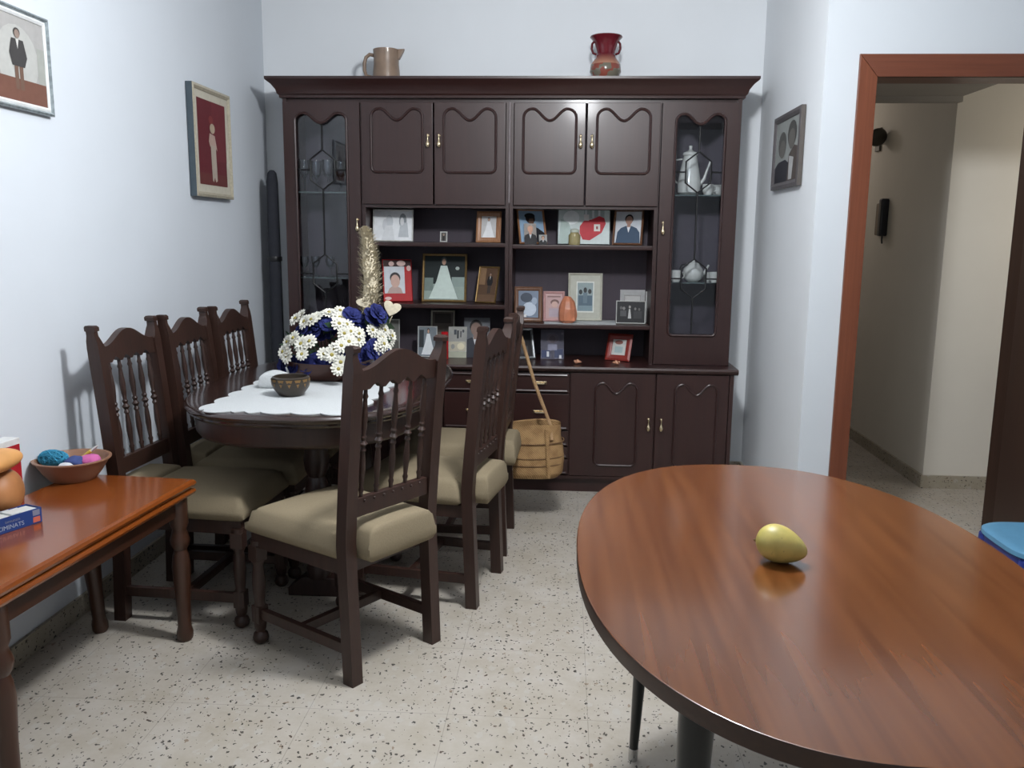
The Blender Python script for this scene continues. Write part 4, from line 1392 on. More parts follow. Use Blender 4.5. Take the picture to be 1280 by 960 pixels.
place_chair(chair, -0.53, 2.564, -0.835, 0.55, 'dark spindle-back chair nearest the camera, turned at the head of the oval table')
place_chair(copy_tree(chair), -0.294, 3.165, -0.983, 0.18, 'dark spindle-back chair seen edge-on, first on the right side of the oval table')
place_chair(copy_tree(chair), -0.250, 3.706, -1.0, 0.03, 'dark spindle-back chair farther right of the oval table, carrying the straw basket')
place_chair(copy_tree(chair), -1.513, 2.965, 0.998, -0.06, 'dark spindle-back chair by the left wall nearest the low honey-coloured bench')
place_chair(copy_tree(chair), -1.478, 3.383, 1.0, 0.0, 'middle of three dark spindle-back chairs along the left wall')
place_chair(copy_tree(chair), -1.455, 3.800, 1.0, 0.0, 'dark spindle-back chair by the left wall nearest the wall unit')

# ------------------------------------------------------------------ oval dining table
TC, TA, TB, TN, TZ = (-0.935, 3.42), 0.47, 0.74, 2.7, 0.765
dt = thing('dining_table', 'dark brown oval dining table with white crochet cloth on it', 'table', (0, 0, 0))
mb = MB()
prof = [(0.06, TZ - 0.042), (0.02, TZ - 0.042), (0.012, TZ - 0.034), (0.012, TZ - 0.028), (0.002, TZ - 0.020), (0.0, TZ - 0.012), (0.004, TZ - 0.004), (0.012, TZ), (0.05, TZ), (0.2, TZ)]
mb.rings([superell(TC[0], TC[1], TA, TB, TN, z, 72, i) for i, z in prof])
mb.build('table_top', DTW, dt)
mb = MB()
prof = [(0.035, TZ - 0.041), (0.035, TZ - 0.10), (0.045, TZ - 0.115), (0.06, TZ - 0.122), (0.075, TZ - 0.122), (0.075, TZ - 0.041)]
mb.rings([superell(TC[0], TC[1], TA, TB, TN, z, 72, i) for i, z in prof], cap0=False, cap1=False)
mb.build('apron', DTL, dt)
lp = [(0, .045), (.06, .05), (.1, .035), (.14, .045), (.35, .06), (.55, .045), (.6, .032), (.64, .045), (.7, .05), (.8, .04), (1, .05)]
for sy_ in (-0.36, 0.34):
    mb = MB()
    turned(mb, (TC[0] + 0.03, TC[1] + sy_, 0.07), (TC[0] + 0.03, TC[1] + sy_, TZ - 0.042), [(a_, b_ * 0.95) for a_, b_ in lp], 20)
    mb.build('pedestal', DTL, dt)
    mb = MB()
    mb.prism([(-0.115, 0), (0.115, 0), (0.115, 0.03), (0.06, 0.075), (-0.06, 0.075), (-0.115, 0.03)], TC[1] + sy_ - 0.03, TC[1] + sy_ + 0.03, 'XZ', X=Matrix.Translation((TC[0] + 0.03, 0, 0)), bev=0.006)
    mb.build('foot', DTL, dt)
mb = MB()
mb.box(TC[0] + 0.013, TC[0] + 0.047, TC[1] - 0.33, TC[1] + 0.31, 0.20, 0.24, 0.004)
mb.build('long_stretcher', DTL, dt)

# white crochet cloth, scalloped
mb = MB()
cx, cy, hw, hl = -0.945, 3.32, 0.252, 0.575
out = []
ns = 5
nl = 9


def scal(t_, k):
    return 0.026 * abs(math.sin(t_ * k * PI)) ** 0.7


N = 140
for i in range(N):
    t_ = i / N
    dz = scal(t_, ns)
    nk = 0.032 * max(0, 1 - abs(t_ - 0.285) / 0.05)
    out.append((cx - hw + 2 * hw * t_ + 0.0, cy - hl - dz + nk + (0.02 if t_ < 0.02 or t_ > 0.98 else 0)))
for i in range(N):
    t_ = i / N
    out.append((cx + hw + scal(t_, nl) + 0.03 * t_, cy - hl + 2 * hl * t_))
for i in range(N):
    t_ = i / N
    out.append((cx + hw + 0.03 - (2 * hw + 0.03) * t_, cy + hl + scal(t_, ns)))
for i in range(N):
    t_ = i / N
    out.append((cx - hw - scal(t_, nl), cy + hl - 2 * hl * t_))
mb.prism(out, TZ + 0.0005, TZ + 0.0035, 'XY')
tag(mb.build('crochet_cloth', WHITEC, smooth=0), 'white crochet runner with scalloped edges on the dark oval table', 'table runner')
CLZ = TZ + 0.0036

# small dark bowl with zigzag band
q = onz(364, 494, CLZ)
bw = thing('bowl', 'small dark bowl with gold triangle pattern on the white crochet cloth', 'bowl', (q.x, q.y, CLZ))
mb = MB()
mb.lathe([(0, 0), (0.038, 0), (0.045, 0.004), (0.064, 0.03), (0.070, 0.052), (0.067, 0.068), (0.060, 0.072), (0.057, 0.066), (0.060, 0.05), (0.05, 0.022), (0, 0.012)], 32)
mb.build('body', mat('dark_brown_glaze', rgb(54, 46, 38), 0.35, var=0.2, scale=30), bw)
mb = MB()
for k in range(14):
    a = 2 * PI * k / 14
    tri = []
    for da, z_, r_ in ((-0.17, 0.064, 0.0692), (0.17, 0.064, 0.0692), (0.0, 0.036, 0.0672)):
        tri.append(((r_ + 0.0012) * math.cos(a + da), (r_ + 0.0012) * math.sin(a + da), z_))
    mb.poly(tri)
    mb.poly([(v[0] * 0.985, v[1] * 0.985, v[2]) for v in tri][::-1])
mb.build('triangle_band', mat('old_gold', rgb(134, 104, 62), 0.4, 0.3), bw)
q = onz(338, 489, CLZ)
mb = MB()
mb.add(cushion([(-0.055, -0.04), (0.055, -0.04), (0.05, 0.04), (-0.05, 0.04)], 0, 0.05, 0.016))
o = mb.build('folded_napkin', WHITEC, smooth=60, loc=(q.x - 0.01, q.y + 0.09, CLZ))
tag(o, 'small rounded white folded napkin behind the dark patterned bowl', 'napkin')

# ------------------------------------------------------------------ flower arrangement
FY = 3.36
q = onz(418, 474, CLZ)
fa = thing('flower_arrangement', 'arrangement of white daisies, blue roses and dried plume in brown boat-shaped planter', 'flowers', (0, 0, 0))
pcx, pcy = -0.945, 3.40
PLM = mat('brown_planter', rgb(74, 40, 32), 0.4, var=0.12, coat=0.2)
loops = []
for z, kx, ky, lift in ((0, 0.10, 0.05, 0), (0.008, 0.12, 0.06, 0), (0.03, 0.155, 0.075, 0.0), (0.062, 0.185, 0.092, 0.012), (0.075, 0.195, 0.098, 0.020), (0.072, 0.183, 0.09, 0.02), (0.03, 0.14, 0.065, 0.0)):
    loops.append([(pcx + kx * math.cos(2 * PI * k / 36), pcy + ky * math.sin(2 * PI * k / 36), CLZ + z + lift * (abs(math.cos(2 * PI * k / 36)) ** 3)) for k in range(36)])
mb = MB()
mb.rings(loops)
mb.build('planter', PLM, fa)
PETW = mat('white_petal', rgb(232, 230, 218), 0.7, var=0.04, spec=0.2)
PETB = mat('blue_petal', rgb(40, 46, 100), 0.75, var=0.25, scale=60, spec=0.2)
LEAFM = mat('green_leaf', rgb(42, 66, 44), 0.6, var=0.25)
CENT = mat('daisy_centre', rgb(150, 138, 70), 0.8, var=0.2)


def orient(c, n_, spin=0.0):
    n_ = Vector(n_).normalized()
    return Matrix.Translation(c) @ n_.to_track_quat('Z', 'Y').to_matrix().to_4x4() @ Matrix.Rotation(spin, 4, 'Z')


rf = random.Random(11)


def daisy(c, n_, r_, parent):
    mb = MB()
    X = orient(c, n_, rf.uniform(0, 6))
    for ly, cnt, rr, lf in ((0, 12, 1.0, 0.05), (1, 9, 0.72, 0.22)):
        for k in range(cnt):
            a = 2 * PI * (k + 0.5 * ly) / cnt
            w_ = 0.19 * rr * r_
            Lp = rr * r_ * rf.uniform(0.92, 1.06)
            pts = []
            t = bmesh.new()
            sec = [(0.10, 0.35, 0.0), (0.4, 0.85, 0.10), (0.7, 1.0, 0.12), (0.92, 0.7, 0.06), (1.0, 0.25, 0.0)]
            rows = []
            for d_, wk, up in sec:
                z_ = r_ * (lf * d_ + 0.6 * up * (1 - ly * 0.3)) + ly * 0.003
                rows.append([t.verts.new((d_ * Lp, -w_ * wk, z_ + 0.02 * r_)), t.verts.new((d_ * Lp, 0, z_ - 0.02 * r_)), t.verts.new((d_ * Lp, w_ * wk, z_ + 0.02 * r_))])
            for A, B in zip(rows, rows[1:]):
                t.faces.new((A[0], B[0], B[1], A[1]))
                t.faces.new((A[1], B[1], B[2], A[2]))
            mb.add(t, None, X @ Matrix.Rotation(a, 4, 'Z'))
    d_ = mb.build('daisy', PETW, parent, 60)
    mb = MB()
    mb.ball((0, 0, 0.006), 0.24 * r_, X=X, seg=10, rings=6, sc=(1, 1, 0.6))
    mb.build('daisy_centre', CENT, d_)


def rose(c, n_, r_, parent):
    mb = MB()
    X = orient(c, n_, rf.uniform(0, 6))
    for ly, cnt, tilt_, rr in ((0, 6, 0.35, 1.0), (1, 5, 0.75, 0.8), (2, 4, 1.15, 0.58), (3, 3, 1.45, 0.36)):
        for k in range(cnt):
            a = 2 * PI * (k + 0.4 * ly) / cnt + rf.uniform(-0.2, 0.2)
            t = bmesh.new()
            rows = []
            for d_, wk in ((0.0, 0.25), (0.35, 0.8), (0.7, 1.0), (1.0, 0.7)):
                x_ = d_ * rr * r_ * math.cos(tilt_) + 0.05 * r_
                z_ = d_ * rr * r_ * math.sin(tilt_) - (0.25 * r_ * d_ ** 3)
                w_ = 0.55 * r_ * rr * wk
                rows.append([t.verts.new((x_ - 0.1 * r_ * abs(q_) * (1 - 0.5 * d_), q_ * w_, z_ + 0.10 * r_ * q_ * q_)) for q_ in (-1, -0.5, 0, 0.5, 1)])
            for A, B in zip(rows, rows[1:]):
                for i in range(4):
                    t.faces.new((A[i], B[i], B[i + 1], A[i + 1]))
            mb.add(t, None, X @ Matrix.Rotation(a, 4, 'Z'))
    mb.build('rose', PETB, parent, 60)


def fpos(cx_, cy_, dY):
    return ony(330 + cx_ / 4, 270 + cy_ / 4, pcy + dY)


FC = Vector((pcx, pcy, CLZ + 0.06))
dais = [(160, 515, .03), (185, 500, 0.05), (205, 530, 0), (238, 520, .02), (262, 508, .05), (325, 485, .06), (380, 476, .04), (378, 510, 0), (375, 540, -.04), (412, 545, -.02),
        (120, 630, -.05), (150, 612, -.03), (188, 640, -.08), (228, 628, -.06), (98, 680, -.05), (192, 692, -.10), (116, 700, -.06), (400, 588, -.06), (432, 580, -.04), (472, 590, -.02),
        (424, 630, -.08), (386, 650, -.1), (472, 622, -.03), (300, 690, -.1), (340, 694, -.11), (352, 668, -.1), (384, 730, -.11), (372, 765, -.12), (558, 548, .03), (600, 572, .04), (540, 572, 0), (588, 610, 0), (622, 624, .05), (608, 652, .02), (575, 598, .02), (560, 630, 0), (596, 640, -.02), (636, 600, .06), (578, 660, -.03)]
for a_, b_, dY in dais:
    c = fpos(a_, b_, dY - 0.03)
    n_ = (c - FC)
    n_ = Vector((n_.x * 1.2, n_.y - 0.14, n_.z * 0.6 + 0.05))
    n_ += Vector((rf.uniform(-.05, .05), 0, rf.uniform(-.05, .05)))
    daisy(c, n_, rf.uniform(0.028, 0.035), fa)
blues = [(290, 545), (250, 585), (312, 590), (470, 520), (540, 508), (570, 492), (520, 630), (552, 670), (500, 690), (470, 665), (150, 745), (100, 752), (210, 745), (262, 735), (190, 578), (330, 545), (440, 500), (310, 720), (410, 700), (590, 690), (440, 760), (500, 575)]
for a_, b_ in blues:
    c = fpos(a_, b_, rf.uniform(-0.03, 0.03) + (-0.04 if b_ > 640 else 0.01))
    n_ = (c - FC)
    n_ = Vector((n_.x * 1.2, n_.y - 0.12, n_.z * 0.7 + 0.03))
    rose(c, n_, rf.uniform(0.040, 0.050), fa)
# leaves as one countless part
mb = MB()
for _ in range(95):
    a_, b_ = rf.uniform(100, 620), rf.uniform(530, 720)
    c = fpos(a_, b_, rf.uniform(-0.05, 0.07))
    X = orient(c, (rf.uniform(-1, 1), rf.uniform(-1, 0.1), rf.uniform(-.3, 1)), rf.uniform(0, 6))
    s_ = rf.uniform(0.025, 0.045)
    t = bmesh.new()
    vs = [t.verts.new(v) for v in ((0, 0, 0), (0.3 * s_, 0.5 * s_, 0.05 * s_), (0, 1.1 * s_, -0.1 * s_), (-0.3 * s_, 0.5 * s_, 0.05 * s_))]
    t.faces.new(vs)
    mb.add(t, None, X)
tag(mb.build('leaves', LEAFM, fa, 60), kind='stuff')
# stems (inside the bouquet)
mb = MB()
for a_, b_, dY in dais + [(a, b, 0) for a, b in blues]:
    c = fpos(a_, b_, dY)
    base = Vector((pcx + (c.x - pcx) * 0.45, pcy + (c.y - pcy) * 0.3 + 0.01, CLZ + 0.035))
    mid = base.lerp(c, 0.55) + Vector((0, 0.01, 0.02))
    mb.tube([base, mid, c + Vector((0, 0.012, -0.004))], 0.0022, 5)
tag(mb.build('stems', LEAFM, fa), kind='stuff')
# dried plume
PLUM = mat('dried_plume', rgb(222, 211, 186), 0.95, var=0.10, scale=80, spec=0.1)
mb = MB()
base = ony(462, 402, pcy + 0.05)
tipp = ony(458, 283, pcy + 0.07)
cps = [(462, 402, 6), (461, 385, 12), (463, 368, 14), (464, 350, 13.5), (462, 335, 13), (461, 318, 12), (460, 303, 9), (457, 290, 6), (456, 283, 2)]
pp = [ony(a_, b_, pcy + 0.06) for a_, b_, _ in cps]
rr = [c_ * pcy / F * 1.0 for _, _, c_ in cps]
mb.tube(pp, [v_ * 0.7 for v_ in rr], 10)
for _ in range(2600):
    t_ = rf.random() * (len(pp) - 1.01)
    i = int(t_)
    k = t_ - i
    c = pp[i].lerp(pp[i + 1], k)
    r_ = (rr[i] * (1 - k) + rr[i + 1] * k)
    a = rf.uniform(0, 2 * PI)
    d = Vector((math.cos(a), math.sin(a), rf.uniform(0.15, 1.0)))
    s0 = c + Vector((d.x, d.y, 0)) * r_ * rf.uniform(0.45, 0.9)
    e = s0 + d.normalized() * rf.uniform(0.008, 0.026) * min(1.0, 0.25 + (len(pp) - 1 - t_) / 1.6)
    w_ = Vector((-d.y, d.x, 0)) * 0.0028
    mb.poly([s0 - w_, s0 + w_, e + w_ * 0.6, e - w_ * 0.6])
mb.build('dried_plume', PLUM, fa, 0)
mb = MB()
mb.tube([base + Vector((0, 0, -0.12)), base + Vector((0, 0, 0.01))], 0.004, 6)
# dried heart-shaped pods
for (a_, b_, s_, rz) in ((490, 385, 0.036, 0.3), (455, 377, 0.030, -0.5)):
    c = ony(a_, b_, pcy + 0.03)
    X = Matrix.Translation(c) @ Matrix.Rotation(rz, 4, 'Y')
    hp = []
    for k in range(24):
        a = 2 * PI * k / 24
        hp.append((s_ * 1.0 * math.sin(a) ** 3, s_ * (0.81 * math.cos(a) - 0.31 * math.cos(2 * a) - 0.12 * math.cos(3 * a))))
    mb.prism(hp, -0.004, 0.004, 'XZ', X=X, bev=0.002)
    mb.tube([c + Vector((0, 0, -s_ * 0.9)), c + Vector((-0.02, 0.01, -s_ * 0.9 - 0.04)), c + Vector((-0.035, 0.015, -s_ * 0.9 - 0.10))], 0.002, 6)
mb.build('dried_pod', PLUM, fa, 40)

# ------------------------------------------------------------------ straw basket
BY = 4.02
bl, br_ = ony(606, 560, BY), ony(705, 560, BY)
bt, bb = ony(665, 533, BY), ony(665, 594, BY)
bcx = -0.245
bx0, bx1 = bl.x + 0.02, br_.x
bsk = thing('straw_basket', 'straw basket hanging by its long handle from chair back in front of the wall unit', 'basket', (0, 0, 0))
STRW = straw('straw', rgb(126, 92, 56), rgb(182, 146, 100))
STRD = straw('dark_straw_cord', rgb(84, 58, 34), rgb(120, 88, 54), 90)
mbx = (bx0 + bx1) / 2
hw = (bx1 - bx0) / 2
z0, z1 = bb.z, bt.z + 0.012
loops = []
for t_ in [i / 24 for i in range(25)]:
    z = z0 + (z1 - z0) * t_
    bulge = 0.90 + 0.10 * math.sin(PI * min(1, t_ * 1.1 + 0.12)) + 0.010 * abs(math.sin(t_ * 4 * PI + 0.3))
    if t_ < 0.09:
        bulge *= 0.86 + 0.14 * t_ / 0.09
    lp = superell(mbx, BY, hw * bulge, 0.085 * bulge, 3.2, z, 48)
    lp = [(x, y, zz + (0.012 * math.sin((x - mbx) / hw * 2.2 + 0.5) if t_ > 0.5 else 0) * (t_ - 0.5) * 2) for x, y, zz in lp]
    loops.append(lp)
for t_ in (0.98, 0.6, 0.2):
    z = z0 + (z1 - z0) * t_
    lp = superell(mbx, BY, hw * 0.9, 0.07, 3.2, z, 48)
    lp = [(x, y, zz + (0.012 * math.sin((x - mbx) / hw * 2.2 + 0.5) if t_ > 0.5 else 0) * (t_ - 0.5) * 2) for x, y, zz in lp]
    loops.append(lp)
mb = MB()
mb.rings(loops)
mb.build('body', STRW, bsk)
mb = MB()
for t_ in (0.30, 0.44, 0.72):
    z = z0 + (z1 - z0) * t_
    mb.tube([(x, y, zz - 0.012 * math.cos((x - mbx) / hw * 1.5)) for x, y, zz in superell(mbx, BY, hw * 0.985, 0.0855, 3.2, z, 48)], 0.003, 6, True)
mb.build('binding_cord', STRD, bsk)
xs_ = ony(684, 560, BY).x
mb = MB()
mb.tube([(xs_ - 0.004, BY - 0.084, z1 - 0.004), (xs_ + 0.001, BY - 0.0875, z0 + (z1 - z0) * 0.75), (xs_ + 0.004, BY - 0.088, (z0 + z1) / 2), (xs_ + 0.008, BY - 0.086, z0 + (z1 - z0) * 0.25), (xs_ + 0.010, BY - 0.078, z0 + 0.01)], 0.009, 8, flatk=0.5)
mb.build('side_band', STRW, bsk)
# long handle looped over the finial of the chair
hook = Vector((-0.198, 3.885 + 0.03, 1.008))
q = ony(641, 404, 3.90)
tr = ony(689, 536, BY)
mb = MB()
top = Vector((q.x, 3.925, q.z))
mb.tube([(mbx - hw * 0.9, BY - 0.01, z1 - 0.03), (mbx - hw * 0.62, BY - 0.02, z1 + 0.10), (top.x - 0.05, 3.95, top.z - 0.06), (top.x - 0.02, 3.935, top.z - 0.006), (top.x, 3.925, top.z + 0.002), (top.x + 0.018, 3.93, top.z - 0.014), (top.x + 0.038, 3.94, top.z - 0.07), (top.x + (tr.x - top.x) * 0.55, 3.97, top.z + (tr.z - top.z) * 0.55), (tr.x, BY - 0.05, tr.z + 0.02), (tr.x + 0.004, BY - 0.075, z1 - 0.06)], 0.0085, 8)
mb.build('basket_handle', straw('pale_straw', rgb(150, 116, 82), rgb(184, 150, 110), 120), bsk)

# ------------------------------------------------------------------ honey bench / low table on the left
BZ = 0.55
bench = thing('low_bench', 'glossy honey-brown wooden low bench table along the left wall', 'bench', (-1.20, 2.69, 0), R(-4.0))
# local: x from 0 (front) to -0.42 (wall); y from 0 (far end) to -0.92 (near end)
DW, LN = 0.43, 0.93
mb = MB()


def rect_loop(i, z):
    return [(-DW + i, -LN + i, z), (-i, -LN + i, z), (-i, -i, z), (-DW + i, -i, z)]


prof = [(0.03, BZ - 0.052), (0.014, BZ - 0.052), (0.005, BZ - 0.048), (0.0015, BZ - 0.040), (0.005, BZ - 0.032), (0.013, BZ - 0.029), (0.013, BZ - 0.026), (0.004, BZ - 0.023), (0.0, BZ - 0.014), (0.003, BZ - 0.005), (0.011, BZ), (0.03, BZ)]
mb.rings([rect_loop(i, z) for i, z in prof])
mb.build('bench_top', BENCH, bench, 30)
mb = MB()
for x0, x1, y0, y1 in ((-DW + 0.04, -0.04, -0.06, -0.04), (-DW + 0.04, -0.04, -LN + 0.04, -LN + 0.06), (-0.06, -0.04, -LN + 0.04, -0.04), (-DW + 0.04, -DW + 0.06, -LN + 0.04, -0.04)):
    mb.box(x0, x1, y0, y1, BZ - 0.115, BZ - 0.051, 0.002)
mb.build('apron', BENCHD, bench)
bl_ = [(0, .020), (.02, .026), (.06, .027), (.10, .022), (.3, .024), (.52, .030), (.60, .026), (.64, .020), (.67, .028), (.71, .032), (.75, .026), (.78, .022), (.82, .030), (1, .030)]
for x_, y_, dx, dy in ((-0.045, -0.045, 0.0, 0.0), (-0.045, -LN + 0.045, 0.005, -0.0), (-DW + 0.05, -0.05, 0.02, 0.02), (-DW + 0.05, -LN + 0.05, 0.015, -0.01)):
    mb = MB()
    turned(mb, (x_ + dx, y_ + dy, 0), (x_, y_, BZ - 0.052), bl_)
    mb.build('leg', BENCHD, bench)
MBEN = Matrix.Translation((-1.20, 2.69, 0)) @ Matrix.Rotation(R(-4.0), 4, 'Z')

# bowl on the bench
q = onz(92, 598, BZ)
bb_ = thing('bowl', 'wide brown bowl with odds and ends, on the honey-brown bench', 'bowl', (q.x, q.y, BZ + EPS))
BR = 0.118
mb = MB()
mb.lathe([(0, 0), (0.068, 0), (0.072, 0.004), (0.090, 0.026), (0.112, 0.063), (0.119, 0.067), (0.119, 0.071), (0.110, 0.071), (0.104, 0.063), (0.084, 0.026), (0.066, 0.008), (0, 0.008)], 40)
mb.build('body', mat('brown_plastic', rgb(150, 110, 86), 0.42, var=0.05), bb_)
bc = Vector((q.x, q.y, BZ + EPS))


def lump(name, label, cat, c, r_, m, sc, seed, amp=0.25, n=14):
    rs_ = random.Random(seed)
    mb = MB()
    mb.ball((0, 0, 0), r_, seg=18, rings=12, sc=sc)
    ph = [(rs_.uniform(4, 9), rs_.uniform(0, 6), Vector((rs_.uniform(-1, 1), rs_.uniform(-1, 1), rs_.uniform(-1, 1))).normalized()) for _ in range(6)]
    for v in mb.bm.verts:
        d = v.co.normalized()
        k = sum(math.sin(f_ * d.dot(ax) + o_) for f_, o_, ax in ph) / 6
        v.co *= 1 + amp * k
    return tag(mb.build(name, m, smooth=60, loc=c), label, cat)


# yarn ball: many wound loops
YAR = mat('blue_yarn', rgb(52, 138, 172), 0.85, var=0.2, scale=60)
mb = MB()
ry = random.Random(5)
mb.ball((0, 0, 0), 0.028, sc=(1.5, 0.9, 0.85))
for _ in range(34):
    ax = Vector((ry.uniform(-1, 1), ry.uniform(-1, 1), ry.uniform(-1, 1))).normalized()
    a_ = ax.orthogonal().normalized()
    b_ = ax.cross(a_)
    rr_ = 0.031 * ry.uniform(0.93, 1.05)
    mb.tube([Vector((1.5 * v.x, 0.9 * v.y, 0.85 * v.z)) for v in [(a_ * math.cos(2 * PI * k / 18) + b_ * math.sin(2 * PI * k / 18)) * rr_ for k in range(18)]], 0.0028, 5, True)
tag(mb.build('yarn', YAR, loc=bc + Vector((-0.052, -0.018, 0.070))), 'turquoise blue skein of yarn at left in the brown bowl', 'yarn')
lump('cloth', 'crumpled navy blue cloth in the middle of the brown bowl', 'cloth', bc + Vector((0.012, -0.012, 0.056)), 0.03, mat('navy_cloth', rgb(62, 76, 128), 0.9, var=0.15), (1.1, 0.9, 0.72), 4)
lump('paper_scrap', 'crumpled white paper scrap at front of the brown bowl', 'paper', bc + Vector((0.014, -0.060, 0.058)), 0.02, mat('white_paper', rgb(224, 226, 230), 0.8), (1.2, 0.7, 0.55), 8)
lump('cloth', 'bright pink cloth at right in the brown bowl', 'cloth', bc + Vector((0.054, 0.016, 0.058)), 0.030, mat('pink_cloth', rgb(206, 104, 164), 0.85, var=0.12), (1.15, 1.0, 0.7), 9, 0.2)
mb = MB()
pn = thing('pen', 'yellow pen with white tip sticking up from the brown bowl', 'pen', bc + Vector((0.012, 0.045, 0.060)))
X = Matrix.Rotation(R(52), 4, 'Y')
mb.lathe([(0, -0.02), (0.006, -0.02), (0.007, 0.03), (0.006, 0.036), (0, 0.036)], 12, X=X)
mb.build('barrel', mat('yellow_plastic', rgb(232, 200, 84), 0.35), pn)
mb = MB()
mb.lathe([(0.0045, 0.036), (0.0045, 0.052), (0.0025, 0.066), (0, 0.067)], 12, X=X)
mb.build('tip', mat('white_plastic', rgb(232, 230, 224), 0.35), pn)

# blue box with white contents
qa, qb = onz(53, 652, BZ), onz(0, 669, BZ)
dv = (qb - qa)
dv.z = 0
dv.normalize()
BL, BD, BH = 0.20, 0.062, 0.042
bx = thing('cardboard_box', 'open blue cardboard box of white tiles on the honey-brown bench', 'box', (qa.x, qa.y, BZ + EPS), math.atan2(-dv.y, -dv.x))
# local: x from -BL (near, left) to 0 (right corner), y from 0 (front) to BD
BLU = mat('blue_card', rgb(30, 62, 128), 0.5, var=0.06)
ORG = mat('orange_card', rgb(206, 106, 84), 0.5)
GRY = mat('grey_card', rgb(128, 132, 152), 0.5)
INK = mat('white_ink', rgb(172, 182, 200), 0.5)
mb = MB()
mb.box(-BL, 0, 0, 0.0025, 0, BH)
mb.box(-BL, 0, BD - 0.0025, BD, 0, BH)
mb.box(-BL, -BL + 0.0025, 0.0025, BD - 0.0025, 0, BH)
mb.box(-0.0025, 0, 0.0025, BD - 0.0025, 0, BH)
mb.box(-BL + 0.0025, -0.0025, 0.0025, BD - 0.0025, 0, 0.0025)
mb.build('carton', BLU, bx, 0)
mb = MB()
mb.box(-0.027, -0.006, -0.0006, -0.0001, 0.023, 0.039, m=GRY)
mb.box(-0.027, -0.006, -0.0006, -0.0001, 0.004, 0.019, m=ORG)
mb.build('end_label', None, bx, 0)
for txt, size, z_, x_ in (('CIMINATS', 0.017, 0.008, -0.092), ('inmunats', 0.012, 0.025, -0.086)):
    cu_ = bpy.data.curves.new('lettering', 'FONT')
    cu_.body = txt
    cu_.size = size
    cu_.extrude = 0.0002
    cu_.align_x = 'CENTER'
    to = bpy.data.objects.new('tmp_lettering', cu_)
    COL.objects.link(to)
    bpy.context.view_layer.update()
    me = bpy.data.meshes.new_from_object(to.evaluated_get(bpy.context.evaluated_depsgraph_get()))
    bpy.data.objects.remove(to)
    me.materials.clear()
    me.materials.append(INK if size > 0.015 else GRY)
    lo = bpy.data.objects.new('lettering', me)
    COL.objects.link(lo)
    lo.parent = bx
    lo.location = (x_, -0.0006, z_)
    lo.rotation_euler = (R(90), 0, 0)
for k in range(7):
    mb = MB()
    x1_ = -0.006 - k * 0.0265
    hz = BH + 0.004 * ((k * 7) % 3 - 1) * 0.5
    mb.box(x1_ - 0.0245, x1_, 0.006, BD - 0.006, 0.003, hz, 0.002)
    o = mb.build('domino_tile', mat('ivory_tile', rgb(222, 226, 224), 0.3))
    o.matrix_world = Matrix.Translation((qa.x, qa.y, BZ + EPS)) @ Matrix.Rotation(math.atan2(-dv.y, -dv.x), 4, 'Z')
    tag(o, 'white tile lying in the open blue cardboard box', 'tile', 'white tiles in the blue box')
# loaves
LOAF = mat('brown_crust', rgb(176, 118, 72), 0.5, var=0.18, scale=12)
LOAF2 = mat('golden_crust', rgb(220, 160, 96), 0.5, var=0.12, scale=12)
q = onz(4, 640, BZ)


def loaf(label, c, rx, ry_, rz_, m, rot):
    mb = MB()
    mb.ball((0, 0, 0), 1, seg=28, rings=18, sc=(rx, ry_, rz_))
    for v in mb.bm.verts:
        v.co.z *= 1.0 if v.co.z > 0 else 0.85
        v.co.x *= 1 - 0.10 * (v.co.y / ry_)
    o = mb.build('bread_loaf', m, smooth=80, loc=c)
    o.rotation_euler = (0, 0, rot)
    return tag(o, label, 'bread', 'loaves on the bench')


qc = onx(0, 612, -1.56)
loaf('large round brown loaf behind the blue box at left edge', (-1.578, qc.y + 0.034, BZ + 0.0635), 0.053, 0.076, 0.074, LOAF, R(5))
loaf('smaller golden loaf lying on top of the large brown loaf', (-1.572, qc.y - 0.02, BZ + 0.0635 + 0.073 + 0.030), 0.055, 0.11, 0.036, LOAF2, R(-10))
# red and white carton behind
ct = thing('carton', 'red and white carton standing at the wall behind the loaves', 'carton', (-1.662, 2.375, BZ + EPS), R(-6))
mb = MB()
mb.box(-0.025, 0.025, -0.07, 0.07, 0, 0.178, 0.002, m=mat('red_card', rgb(172, 34, 44), 0.4))
mb.box(-0.0255, 0.0255, -0.0705, 0.0705, 0.166, 0.186, 0.002, m=mat('white_card', rgb(232, 232, 230), 0.4))
mb.build('box', None, ct, 0)
mb = MB()
mb.box(0.0252, 0.0258, 0.0, 0.05, 0.128, 0.155, m=mat('pink_print', rgb(222, 150, 156), 0.4))
mb.build('print', None, ct, 0)

# ------------------------------------------------------------------ near teak table
nt_ = thing('oval_table', 'glossy teak veneer oval table in the right foreground on black tapered legs', 'table', (0, 0, 0))
NC, NA, NB, NN, NZ = (0.450, 1.612), 0.416, 0.676, 2.3, 0.75
mb = MB()
mb.rings([superell(NC[0], NC[1], NA, NB, NN, z, 96, i) for i, z in ((0.0012, NZ - 0.0008), (0.003, NZ), (0.1, NZ), (0.25, NZ))], TEAK, cap0=False)
mb.build('table_top', None, nt_)
mb = MB()
mb.rings([superell(NC[0], NC[1], NA, NB, NN, z, 96, i) for i, z in ((0.2, NZ - 0.030), (0.004, NZ - 0.030), (0.0005, NZ - 0.027), (0.0, NZ - 0.004), (0.0012, NZ - 0.0009), (0.2, NZ - 0.0009))])
mb.build('edge_band', TEAKE, nt_)['label'] = 'dark brown table edge'
mb = MB()
mb.rings([superell(NC[0], NC[1], NA - 0.10, NB - 0.13, 4, z, 48) for z in (NZ - 0.065, NZ - 0.030)])
mb.build('under_frame', BLKLEG, nt_)
